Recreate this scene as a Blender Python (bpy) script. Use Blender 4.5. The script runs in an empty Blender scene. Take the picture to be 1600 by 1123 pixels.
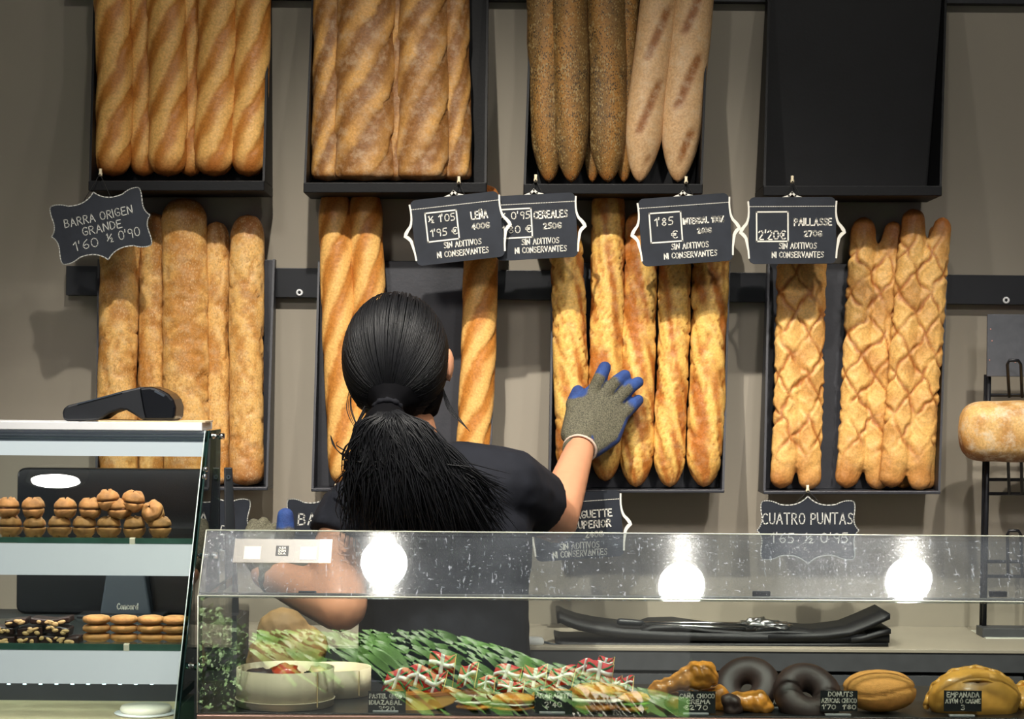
import bpy, bmesh, math, random
from mathutils import Vector, Matrix, Quaternion, noise
random.seed(11)
sc = bpy.context.scene
COL = sc.collection
PI = math.pi

# ------------------------------------------------------------------ camera
F, CX, CY = 3200.0, 800.0, 600.0          # focal length and axis in pixels of the 1600x1123 frame
CAMY, ZC, ROLL = -3.76, 1.40, 0.0075
def P(px, py, Y):
    """world point seen at pixel (px,py) standing Y metres from the back wall (wall = 0, towards camera negative)"""
    d = Y - CAMY
    u, v = (px - CX) / F, -(py - CY) / F
    return Vector((d * (u * math.cos(ROLL) - v * math.sin(ROLL)), Y, ZC + d * (u * math.sin(ROLL) + v * math.cos(ROLL))))
def S(Y): return (Y - CAMY) / F            # metres per pixel at that distance
cam = bpy.data.cameras.new('camera')
cam.sensor_width = 36.0
cam.lens = 36.0 * F / 1600.0
cam.shift_y = (CY - 561.5) / 1600.0
cam.clip_end = 100
camo = bpy.data.objects.new('camera', cam)
COL.objects.link(camo)
cr, sr = math.cos(ROLL), math.sin(ROLL)
camo.matrix_world = Matrix(((cr, -sr, 0, 0), (0, 0, -1, CAMY), (sr, cr, 0, ZC), (0, 0, 0, 1)))
sc.camera = camo

# ------------------------------------------------------------------ world, lights, exposure
w = bpy.data.worlds.new('shop_daylight'); sc.world = w; w.use_nodes = True
w.node_tree.nodes['Background'].inputs[0].default_value = (0.86, 0.86, 1.0, 1)
w.node_tree.nodes['Background'].inputs[1].default_value = 0.29
sc.view_settings.view_transform = 'Standard'
sc.view_settings.look = 'None'
sc.view_settings.gamma = 1.0
sc.view_settings.use_curve_mapping = False
sc.view_settings.exposure = 0.0
sc.cycles.use_denoising = True
sc.cycles.transparent_max_bounces = 32
sc.cycles.max_bounces = 8
sc.cycles.sample_clamp_indirect = 6.0
LAMP_Z = 2.95
KEY_W, SIDE_W, DOOR_W, FILL_W = 215.0, 110.0, 45.0, 92.0
SUN_STRENGTH = 46.0
sun = bpy.data.lights.new('street_sun', 'SUN'); sun.energy = SUN_STRENGTH; sun.angle = 0.01; sun.color = (1, .95, .85)
suno = bpy.data.objects.new('street_sun', sun); COL.objects.link(suno)
suno.rotation_euler = (math.radians(-5), math.radians(38), 0)      # falls on the pavement, never enters the shop

# ------------------------------------------------------------------ helpers
def lin(c):
    return tuple(((x / 255.0) / 12.92 if x / 255.0 <= 0.04045 else ((x / 255.0 + 0.055) / 1.055) ** 2.4) for x in c)

class MB:
    def __init__(s): s.v = []; s.f = []
    def add(s, vs, fs):
        o = len(s.v); s.v += [Vector(q) for q in vs]; s.f += [[i + o for i in q] for q in fs]; return s
    def box(s, lo, hi, M=None):
        x0, y0, z0 = lo; x1, y1, z1 = hi
        vs = [Vector(q) for q in ((x0,y0,z0),(x1,y0,z0),(x1,y1,z0),(x0,y1,z0),(x0,y0,z1),(x1,y0,z1),(x1,y1,z1),(x0,y1,z1))]
        if M is not None: vs = [M @ q for q in vs]
        return s.add(vs, [(3,2,1,0),(4,5,6,7),(0,1,5,4),(1,2,6,5),(2,3,7,6),(3,0,4,7)])
    def hexa(s, q8):                        # eight corners, lower four then upper four
        return s.add(q8, [(3,2,1,0),(4,5,6,7),(0,1,5,4),(1,2,6,5),(2,3,7,6),(3,0,4,7)])
    def prism(s, pts, y0, y1):              # outline in x,z extruded along y (y0 = front)
        n = len(pts)
        vs = [(a, y0, b) for a, b in pts] + [(a, y1, b) for a, b in pts]
        fs = [list(range(n)), list(range(2 * n - 1, n - 1, -1))]
        fs += [((i + 1) % n, i, n + i, n + (i + 1) % n) for i in range(n)]
        return s.add(vs, fs)
    def prism_x(s, pts, x0, x1):            # outline in y,z extruded along x
        n = len(pts)
        vs = [(x0, a, b) for a, b in pts] + [(x1, a, b) for a, b in pts]
        fs = [list(range(n)), list(range(2 * n - 1, n - 1, -1))]
        fs += [((i + 1) % n, i, n + i, n + (i + 1) % n) for i in range(n)]
        return s.add(vs, fs)
    def tube(s, pts, r, n=8, cap=True):
        pts = [Vector(q) for q in pts]; m = len(pts)
        rs = r if isinstance(r, (list, tuple)) else [r] * m
        t0 = (pts[1] - pts[0]).normalized()
        up = Vector((0, 0, 1)) if abs(t0.z) < .9 else Vector((1, 0, 0))
        a = t0.cross(up).normalized(); vs = []
        for i in range(m):
            t = (pts[min(i + 1, m - 1)] - pts[max(i - 1, 0)]).normalized()
            a = (a - t * a.dot(t)).normalized(); b = t.cross(a)
            for k in range(n):
                g = 2 * PI * k / n; vs.append(pts[i] + (a * math.cos(g) + b * math.sin(g)) * rs[i])
        fs = [(i*n+k, i*n+(k+1) % n, (i+1)*n+(k+1) % n, (i+1)*n+k) for i in range(m-1) for k in range(n)]
        if cap: fs += [list(range(n - 1, -1, -1)), list(range((m - 1) * n, m * n))]
        return s.add(vs, fs)
    def lathe(s, prof, n=32, M=None, cap=False):   # prof = (radius, height)
        vs = []
        for r, h in prof:
            for k in range(n):
                g = 2 * PI * k / n; q = Vector((r * math.cos(g), r * math.sin(g), h)); vs.append(M @ q if M is not None else q)
        m = len(prof)
        fs = [(i*n+k, i*n+(k+1) % n, (i+1)*n+(k+1) % n, (i+1)*n+k) for i in range(m-1) for k in range(n)]
        if cap: fs += [list(range(n - 1, -1, -1)), list(range((m - 1) * n, m * n))]
        return s.add(vs, fs)
    def ellipsoid(s, c, r, nu=20, nv=12, M=None, bump=0, seed=0):
        c = Vector(c); vs = []
        for i in range(nv + 1):
            a = PI * i / nv
            for k in range(nu):
                g = 2 * PI * k / nu
                d = Vector((math.sin(a) * math.cos(g), math.sin(a) * math.sin(g), math.cos(a)))
                f = 1 + (bump * noise.noise(d * 2.2 + Vector((seed * 3.1, seed, 0))) if bump else 0)
                q = Vector((d.x * r[0], d.y * r[1], d.z * r[2])) * f
                if M is not None: q = M @ q
                vs.append(c + q)
        fs = [(i*nu+k, (i+1)*nu+k, (i+1)*nu+(k+1) % nu, i*nu+(k+1) % nu) for i in range(nv) for k in range(nu)]
        return s.add(vs, fs)
    def obj(s, name, m, parent=None, smooth=False, origin=None, bevel=0):
        me = bpy.data.meshes.new(name)
        if origin is None:
            origin = ORG.get(parent.name, Vector()) if parent else Vector()
        origin = Vector(origin)
        me.from_pydata([tuple(q - origin) for q in s.v], [], s.f)
        me.validate(); me.update()
        return link(name, me, m, parent, smooth, origin, bevel)

ORG = {}
def link(name, me, m, parent=None, smooth=False, origin=None, bevel=0):
    """mesh data is already relative to origin (world position of the object)"""
    o = bpy.data.objects.new(name, me); COL.objects.link(o)
    if m: me.materials.clear(); me.materials.append(m)
    origin = Vector(origin) if origin is not None else Vector()
    if parent:
        o.parent = parent; o.location = origin - ORG.get(parent.name, Vector())
    else: o.location = origin
    ORG[o.name] = origin
    if smooth:
        for p in me.polygons: p.use_smooth = True
    if bevel:
        b = o.modifiers.new('bevel', 'BEVEL'); b.width = bevel; b.segments = 2; b.limit_method = 'ANGLE'
    return o
def tag(o, label, cat, group=None):
    o['label'] = label; o['category'] = cat
    if group: o['group'] = group
    return o
def thing(name, label, cat, loc=(0, 0, 0), group=None):
    o = bpy.data.objects.new(name, None); COL.objects.link(o); o.empty_display_size = .02
    o.location = loc; ORG[o.name] = Vector(loc)
    return tag(o, label, cat, group)
def struct(o): o['kind'] = 'structure'; return o
def lerp(a, b, t): return a + (b - a) * t
def sstep(a, b, x):
    t = max(0.0, min(1.0, (x - a) / (b - a))); return t * t * (3 - 2 * t)

# ------------------------------------------------------------------ materials
def nodes(name):
    m = bpy.data.materials.new(name); m.use_nodes = True
    nt = m.node_tree; return m, nt, nt.nodes['Principled BSDF']
def tex_noise(nt, scale, detail=3, coord='Object', stretch=None, rough=.55):
    tc = nt.nodes.new('ShaderNodeTexCoord'); n = nt.nodes.new('ShaderNodeTexNoise')
    n.inputs['Scale'].default_value = scale; n.inputs['Detail'].default_value = detail; n.inputs['Roughness'].default_value = rough
    if stretch:
        mp = nt.nodes.new('ShaderNodeMapping'); mp.inputs['Scale'].default_value = stretch
        nt.links.new(tc.outputs[coord], mp.inputs[0]); nt.links.new(mp.outputs[0], n.inputs['Vector'])
    else: nt.links.new(tc.outputs[coord], n.inputs['Vector'])
    return n
def ramp(nt, src, stops):
    r = nt.nodes.new('ShaderNodeValToRGB'); e = r.color_ramp.elements
    e[0].position, e[0].color = stops[0][0], (*stops[0][1], 1)
    e[1].position, e[1].color = stops[1][0], (*stops[1][1], 1)
    for p, c in stops[2:]:
        x = e.new(p); x.color = (*c, 1)
    nt.links.new(src, r.inputs[0]); return r
def mixc(nt, fac, a, b, blend='MIX'):
    x = nt.nodes.new('ShaderNodeMix'); x.data_type = 'RGBA'; x.blend_type = blend
    for sock, val in ((x.inputs[0], fac), (x.inputs[6], a), (x.inputs[7], b)):
        if isinstance(val, bpy.types.NodeSocket): nt.links.new(val, sock)
        elif isinstance(val, (int, float)): sock.default_value = val
        else: sock.default_value = (*val[:3], 1)
    return x.outputs[2]
def bump(nt, bs, h, strength=.3, dist=.002):
    b = nt.nodes.new('ShaderNodeBump'); b.inputs['Strength'].default_value = strength; b.inputs['Distance'].default_value = dist
    nt.links.new(h, b.inputs['Height']); nt.links.new(b.outputs[0], bs.inputs['Normal'])
def plain(name, rgb, rough=.5, metal=0, var=.12, scale=12, bmp=0, bscale=80, spec=.5, emit=0, stretch=None, coat=0):
    m, nt, bs = nodes(name); c = lin(rgb)
    n = tex_noise(nt, scale, 3, stretch=stretch)
    lo = tuple(x * (1 - var) for x in c); hi = tuple(min(1, x * (1 + var)) for x in c)
    r = ramp(nt, n.outputs['Fac'], [(.3, lo), (.7, hi)])
    nt.links.new(r.outputs[0], bs.inputs['Base Color'])
    bs.inputs['Roughness'].default_value = rough; bs.inputs['Metallic'].default_value = metal
    bs.inputs['Specular IOR Level'].default_value = spec
    if coat: bs.inputs['Coat Weight'].default_value = coat; bs.inputs['Coat Roughness'].default_value = .15
    if bmp: bump(nt, bs, tex_noise(nt, bscale, 4).outputs['Fac'], bmp)
    if emit:
        bs.inputs['Emission Strength'].default_value = emit
        nt.links.new(r.outputs[0], bs.inputs['Emission Color'])
    return m
def crust(name, base, cut, tipc, flour=0, flour_c=(214, 196, 160), specks=0, speck_c=((60, 40, 24), (222, 196, 140)), rough=.5, bumps=.35, mott=.5):
    m, nt, bs = nodes(name)
    at = nt.nodes.new('ShaderNodeAttribute'); at.attribute_name = 'score'
    ti = nt.nodes.new('ShaderNodeAttribute'); ti.attribute_name = 'tip'
    b, c, t = [tuple(min(.92, x * 1.22) for x in lin(k)) for k in (base, cut, tipc)]
    n1 = tex_noise(nt, 22, 4); r1 = ramp(nt, n1.outputs['Fac'], [(.3, (0, 0, 0)), (.7, (1, 1, 1))])
    dk = tuple(x * (1 - .55 * mott) for x in b); bb = mixc(nt, r1.outputs[0], dk, b)
    cc = mixc(nt, r1.outputs[0], tuple(x * (1 - .3 * mott) for x in c), c)
    col = mixc(nt, at.outputs['Fac'], bb, cc)
    col = mixc(nt, ti.outputs['Fac'], col, t)
    n2 = tex_noise(nt, 260, 3)
    r2 = ramp(nt, n2.outputs['Fac'], [(.35, (.72, .68, .62)), (.65, (1.08, 1.06, 1.02))])
    col = mixc(nt, .75, col, r2.outputs[0], 'MULTIPLY')
    if flour:
        n3 = tex_noise(nt, 45, 6, rough=.75); r3 = ramp(nt, n3.outputs['Fac'], [(.48, (0, 0, 0)), (.68, (flour,) * 3)])
        col = mixc(nt, r3.outputs[0], col, lin(flour_c))
    if specks:
        tc = nt.nodes.new('ShaderNodeTexCoord')
        for k, sc_ in enumerate(speck_c):
            mp = nt.nodes.new('ShaderNodeMapping'); mp.inputs['Location'].default_value = (3.7 * k, 1.3 * k, 0); mp.inputs['Scale'].default_value = (1, 1, .55)
            vo = nt.nodes.new('ShaderNodeTexVoronoi'); vo.inputs['Scale'].default_value = 330 - 20 * k
            nt.links.new(tc.outputs['Object'], mp.inputs[0]); nt.links.new(mp.outputs[0], vo.inputs['Vector'])
            nn = tex_noise(nt, 30 + 9 * k, 2)
            ml = nt.nodes.new('ShaderNodeMath'); ml.operation = 'MULTIPLY_ADD'; ml.inputs[1].default_value = .9; ml.inputs[2].default_value = -.18
            nt.links.new(nn.outputs['Fac'], ml.inputs[0])
            lt = nt.nodes.new('ShaderNodeMath'); lt.operation = 'LESS_THAN'
            nt.links.new(vo.outputs['Distance'], lt.inputs[0]); nt.links.new(ml.outputs[0], lt.inputs[1])
            mm = nt.nodes.new('ShaderNodeMath'); mm.operation = 'MULTIPLY'; mm.inputs[1].default_value = specks
            nt.links.new(lt.outputs[0], mm.inputs[0])
            col = mixc(nt, mm.outputs[0], col, lin(sc_))
    nt.links.new(col, bs.inputs['Base Color'])
    bs.inputs['Roughness'].default_value = rough; bs.inputs['Specular IOR Level'].default_value = .35
    bump(nt, bs, tex_noise(nt, 110, 5).outputs['Fac'], bumps, .003)
    return m
ANISO = .9
def glass(name, tint=(235, 245, 240), r0=.045, rough=.0, haze=0, haze_rough=.35, scratch=False):
    m = bpy.data.materials.new(name); m.use_nodes = True; nt = m.node_tree
    for n in list(nt.nodes): nt.nodes.remove(n)
    out = nt.nodes.new('ShaderNodeOutputMaterial'); tr = nt.nodes.new('ShaderNodeBsdfTransparent'); tr.inputs[0].default_value = (*lin(tint), 1)
    gl = nt.nodes.new('ShaderNodeBsdfGlossy'); gl.inputs['Roughness'].default_value = rough
    ge = nt.nodes.new('ShaderNodeNewGeometry')
    dp = nt.nodes.new('ShaderNodeVectorMath'); dp.operation = 'DOT_PRODUCT'
    nt.links.new(ge.outputs['Incoming'], dp.inputs[0]); nt.links.new(ge.outputs['Normal'], dp.inputs[1])
    def M(op, a, b=None):
        x = nt.nodes.new('ShaderNodeMath'); x.operation = op
        for i, v in enumerate((a, b)):
            if v is None: continue
            if isinstance(v, (int, float)): x.inputs[i].default_value = v
            else: nt.links.new(v, x.inputs[i])
        return x.outputs[0]
    c = M('ABSOLUTE', dp.outputs['Value']); k = M('POWER', M('SUBTRACT', 1.0, c), 5.0)
    fr = M('ADD', M('MULTIPLY', k, 1 - r0), r0)
    mx = nt.nodes.new('ShaderNodeMixShader'); nt.links.new(fr, mx.inputs[0]); nt.links.new(tr.outputs[0], mx.inputs[1]); nt.links.new(gl.outputs[0], mx.inputs[2])
    last = mx.outputs[0]
    if haze:
        g2 = nt.nodes.new('ShaderNodeBsdfGlossy'); g2.inputs['Roughness'].default_value = haze_rough
        if scratch:
            cx_ = nt.nodes.new('ShaderNodeCombineXYZ'); cx_.inputs[0].default_value = 1; g2.inputs['Anisotropy'].default_value = ANISO
            nt.links.new(cx_.outputs[0], g2.inputs['Tangent'])
        m2 = nt.nodes.new('ShaderNodeMixShader')
        if scratch:
            a = tex_noise(nt, 60, 6, stretch=(1.2, 6, .5), rough=.8); b = tex_noise(nt, 420, 3, stretch=(1, 1, .12), rough=.7)
            ra = ramp(nt, a.outputs['Fac'], [(.42, (.35,) * 3), (.72, (1,) * 3)]); rb = ramp(nt, b.outputs['Fac'], [(.55, (.4,) * 3), (.72, (3,) * 3)])
            f = M('MULTIPLY', M('MULTIPLY', ra.outputs[0], rb.outputs[0]), haze); nt.links.new(f, m2.inputs[0])
        else: m2.inputs[0].default_value = haze
        nt.links.new(last, m2.inputs[1]); nt.links.new(g2.outputs[0], m2.inputs[2]); last = m2.outputs[0]
        if scratch:                        # dust and fine scratches catch the lamp light
            df = nt.nodes.new('ShaderNodeBsdfDiffuse'); df.inputs[0].default_value = (.82, .88, 1, 1); m3 = nt.nodes.new('ShaderNodeMixShader')
            c3 = tex_noise(nt, 14, 5, rough=.7); rc = ramp(nt, c3.outputs['Fac'], [(.3, (.5,) * 3), (.75, (1.2,) * 3)])
            v1 = tex_noise(nt, 240, 2, stretch=(1, .35, .1)); v2 = tex_noise(nt, 300, 2, stretch=(.35, 1, .12))
            r1_ = ramp(nt, v1.outputs['Fac'], [(.66, (0,) * 3), (.72, (1,) * 3)]); r2_ = ramp(nt, v2.outputs['Fac'], [(.67, (0,) * 3), (.73, (1,) * 3)])
            f3 = M('ADD', M('MULTIPLY', rc.outputs[0], .032), M('MULTIPLY', M('MAXIMUM', r1_.outputs[0], r2_.outputs[0]), .16)); nt.links.new(f3, m3.inputs[0])
            nt.links.new(last, m3.inputs[1]); nt.links.new(df.outputs[0], m3.inputs[2]); last = m3.outputs[0]
    nt.links.new(last, out.inputs[0]); return m
def emis(name, rgb, strength):
    m, nt, bs = nodes(name); c = lin(rgb)
    n = tex_noise(nt, 3, 1); r = ramp(nt, n.outputs['Fac'], [(0, tuple(x * .97 for x in c)), (1, c)])
    nt.links.new(r.outputs[0], bs.inputs['Emission Color']); bs.inputs['Emission Strength'].default_value = strength
    bs.inputs['Base Color'].default_value = (*[x * .3 for x in c], 1); return m

M_wall = plain('wall_paint', (152, 144, 130), .8, var=.04, scale=3, bmp=.08, bscale=60)
M_ceil = plain('ceiling_paint', (92, 90, 88), .9, var=.03)
M_floor = plain('floor_tile', (120, 112, 104), .5, var=.1)
M_pave = plain('street_asphalt', (22, 22, 24), .95, var=.15)
M_dark_wall = plain('added_dark_wall', (44, 44, 48), .7)
M_rail = plain('rail_black', (16, 18, 24), .45, var=.2, scale=20)
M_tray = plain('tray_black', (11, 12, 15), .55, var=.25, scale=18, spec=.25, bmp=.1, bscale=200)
M_trayg = plain('tray_black_lit', (46, 47, 53), .45, var=.2, scale=18, bmp=.1, bscale=200)  # lower row: same black tray, lamp sheen put into a lighter colour
M_steel = plain('steel', (200, 200, 200), .25, 1, var=.05)
M_chrome = plain('chrome', (235, 235, 238), .08, 1, var=.03)
M_board = plain('chalkboard', (38, 42, 50), .55, var=.2, scale=25, spec=.3)
M_chalk = plain('white_print', (232, 228, 216), .7, var=.03)
M_chalk2 = plain('chalk_line', (196, 196, 190), .8, var=.15, scale=200)
M_string = plain('black_string', (20, 19, 18), .8)
M_peg = plain('peg_ivory', (222, 208, 176), .4)
M_counter = plain('counter_top', (160, 151, 136), .45, var=.06)
M_cfront = plain('counter_front', (68, 69, 72), .5, var=.12, scale=40)
M_gap = plain('counter_recess', (30, 30, 33), .6)
M_blackpl = plain('black_plastic', (30, 32, 37), .42, var=.15, scale=20)
M_blackgl = plain('black_gloss', (9, 11, 16), .25, var=.15)
M_greypl = plain('grey_plastic', (58, 66, 76), .4, var=.1)
M_mat = plain('black_mesh_mat', (18, 19, 23), .55, var=.3, scale=120, bmp=.3, bscale=400)
M_white = plain('white_enamel', (232, 234, 236), .35, var=.03)
M_led = emis('led_diffuser', (228, 232, 236), 0.42)
M_ledbar = emis('led_cover', (240, 242, 246), 0.85)
M_leddot = emis('led_dot', (190, 235, 240), 3.0)
M_lamp = emis('lamp_disc', (255, 250, 240), 220.0)
M_shelfgl = plain('green_glass_edge', (58, 92, 78), .12, var=.2, scale=30)
M_card = plain('card_black', (20, 25, 28), .55, var=.15)
M_clip = plain('clip_grey', (150, 152, 154), .4)
M_skin = plain('skin', (196, 140, 108), .5, var=.08, scale=14, bmp=.06, bscale=150, spec=.35)
M_shirt = plain('black_cotton', (23, 25, 32), .85, var=.18, scale=30, bmp=.25, bscale=60, spec=.2)
M_jean = plain('dark_denim', (32, 35, 46), .85, var=.15)
M_shoe = plain('shoe_black', (22, 22, 22), .5)
M_hair = plain('black_hair', (10, 11, 15), .52, var=.3, scale=40, spec=.3)
M_tie = plain('hair_tie', (20, 21, 27), .85, spec=.2)
M_glhem = plain('glove_hem', (205, 186, 170), .8)
M_wire = plain('black_wire', (22, 23, 28), .4)
M_slate = plain('slate_board', (84, 86, 92), .7, var=.12, scale=50)
M_dot = plain('pink_fleck', (190, 140, 130), .7)
M_sticker = plain('clear_sticker', (176, 172, 164), .5, var=.04)
M_front = glass('front_glass', (243, 247, 244), .045)
M_upper = glass('upper_glass', (225, 230, 230), .05, .015, .17, .30, True)
M_case = glass('case_glass', (240, 244, 243), .04)
M_side = glass('side_glass', (120, 150, 145), .05)
M_shelfpane = glass('shelf_glass', (236, 242, 239), .045)
M_veneer = plain('poplar_veneer', (208, 196, 168), .6, var=.1, scale=30, stretch=(1, 1, .1))

C_gold = crust('crust_golden', (186, 122, 54), (222, 174, 102), (150, 84, 36), rough=.42, mott=.35)
C_rustic = crust('crust_rustic', (136, 92, 48), (200, 152, 86), (140, 90, 50), flour=.5, flour_c=(196, 172, 138), mott=.4)
C_seed = crust('crust_seeded', (112, 86, 48), (146, 104, 50), (150, 92, 40), specks=.8, speck_c=((40, 34, 26), (76, 62, 42), (158, 136, 92)), rough=.6)
C_integ = crust('crust_wholemeal', (196, 160, 118), (134, 86, 44), (172, 126, 84), flour=.6, flour_c=(208, 184, 150), mott=.25)
C_pale = crust('crust_pale', (184, 128, 62), (218, 172, 102), (136, 78, 34), flour=.3, mott=.4, specks=.3, speck_c=((132, 86, 40), (236, 206, 150)))
C_rough = crust('crust_rough', (176, 106, 42), (232, 182, 98), (168, 106, 50), flour=.2, mott=.5)
C_punta = crust('crust_lattice', (166, 102, 46), (228, 178, 104), (150, 88, 38), flour=.15, mott=.4)

# ------------------------------------------------------------------ setting
m = MB().box((-4, 0, 0), (4, .1, 3.1)); struct(m.obj('wall_back', M_wall))
m = MB().box((-4, -5.2, -.05), (4, 0, 0)); struct(m.obj('floor', M_floor))
m = MB().box((-4, -5.2, 3.0), (4, 0.1, 3.1)); struct(m.obj('ceiling', M_ceil))
m = MB().box((-7, -14, -.06), (7, -5.2, 0)); struct(m.obj('pavement', M_pave))
for sx, nm in ((-4.1, 'wall_left'), (4.0, 'wall_right')):
    m = MB().box((sx, -5.3, 0), (sx + .1, 0, 3.1)); struct(m.obj(nm, M_wall))
m = MB().box((.62, -5.3, 0), (4, -5.2, .95)); struct(m.obj('added_wall_front', M_dark_wall))  # low dark wall, unseen, added to keep street glare off the case glass
m = MB().box((-4, -5.3, 0), (-1.3, -5.2, .95)); struct(m.obj('added_wall_front_beside_door', M_dark_wall))  # left half of the added unseen wall

# display case geometry (front pane upright, upper pane leaning back)
CASE_Y = -1.0
UP0 = P(800, 935, CASE_Y).z; UP_H = .083; UP_A = math.radians(40)
UP_N = Vector((0, -math.cos(UP_A), math.sin(UP_A)))
# left counter case: slanted front pane
LT = P(320, 672, -.74); LB = P(285, 1123, -1.0)
L_SL = (LB.y - LT.y) / (LB.z - LT.z)
def LY(z): return LT.y + (z - LT.z) * L_SL          # y of the slanted pane at height z
L_N = Vector((0, -1, L_SL)).normalized(); L_N = L_N if L_N.y < 0 else -L_N
def mirrored(px, py, p0, n, zt):
    c = Vector((0, CAMY, ZC)); d = (P(px, py, 0) - c).normalized()
    h = c + d * ((p0 - c).dot(n) / d.dot(n)); r = d - 2 * d.dot(n) * n
    return h + r * ((zt - h.z) / r.z)
lamps = [mirrored(600, 878, Vector((0, CASE_Y, UP0)), UP_N, LAMP_Z), mirrored(1065, 914, Vector((0, CASE_Y, UP0)), UP_N, LAMP_Z),
         mirrored(1420, 906, Vector((0, CASE_Y, UP0)), UP_N, LAMP_Z), mirrored(86, 750, LT, L_N, LAMP_Z)]
lab = ['round white ceiling downlight over the woman, brightest key lamp', 'round white ceiling downlight over the empty counter stretch',
       'round white ceiling downlight over the right end of the display', 'oval white ceiling downlight over the left cookie case']
aims = [(.03, -.1, .56), (.34, -.75, .95), (.85, -.75, .95), (-.95, -.8, .9)]
for i, L in enumerate(lamps):
    t = thing('ceiling_downlight', lab[i], 'lamp', (L.x, L.y, 3.0), 'ceiling downlights')
    E = Matrix.Translation((L.x, L.y, 0)) @ Matrix.Diagonal((1.1, .30, 1, 1) if i == 3 else (1, 1, 1, 1))
    MB().lathe([(.052, LAMP_Z), (.056, LAMP_Z - .003), (.064, LAMP_Z), (.064, 3.0)], 32, E).obj('housing', M_white, t, True)
    E = Matrix.Translation((L.x, L.y, 0)) @ Matrix.Diagonal((1.1, .30, 1, 1) if i == 3 else (1, 1, 1, 1))
    MB().lathe([(.0005, LAMP_Z), (.052, LAMP_Z)], 32, E).obj('lens', M_lamp, t)
    ld = bpy.data.lights.new('downlight_beam', 'SPOT'); ld.energy = (KEY_W, SIDE_W, SIDE_W, DOOR_W)[i]
    ld.color = (1.0, .94, .84); ld.spot_size = math.radians(64 if i == 0 else 66); ld.spot_blend = 1.0; ld.shadow_soft_size = .018 if i < 3 else .006
    lo = bpy.data.objects.new('downlight_beam', ld); COL.objects.link(lo)
    p = Vector((L.x, L.y, LAMP_Z - (.03 if i < 3 else .008))); lo.parent = t; lo.location = p - Vector((L.x, L.y, 3.0))
    lo.rotation_euler = (Vector(aims[i]) - p).to_track_quat('-Z', 'Y').to_euler()

# two unseen soft lamps added over the customers' side to fill the shadows
for sx, aim, lb in ((-.75, (-.25, 0, .62), 'added soft fill lamp over the customer side, left one'), (.85, (.5, 0, .62), 'added soft fill lamp over the customer side, right one')):
    t = thing('added_fill_lamp', lb, 'lamp', (sx, -2.9, 3.0), 'added fill lamps')
    X = Matrix.Translation((sx, -2.9, 0))
    MB().lathe([(.17, 3.0), (.18, 2.95), (.165, 2.94)], 40, X).obj('rim', M_white, t, True)
    MB().lathe([(.0005, 2.925), (.10, 2.93), (.165, 2.942)], 40, X).obj('diffuser', emis('fill_lamp_glow', (255, 248, 236), 5.0), t, True)
    ld = bpy.data.lights.new('fill_lamp_beam', 'SPOT'); ld.energy = FILL_W; ld.color = (1, .95, .9); ld.spot_size = math.radians(46); ld.spot_blend = 1.0; ld.shadow_soft_size = .16
    lo = bpy.data.objects.new('fill_lamp_beam', ld); COL.objects.link(lo); p = Vector((sx, -2.9, 2.74)); lo.parent = t; lo.location = (0, 0, -.26)
    lo.rotation_euler = (Vector(aim) - p).to_track_quat('-Z', 'Y').to_euler()

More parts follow.
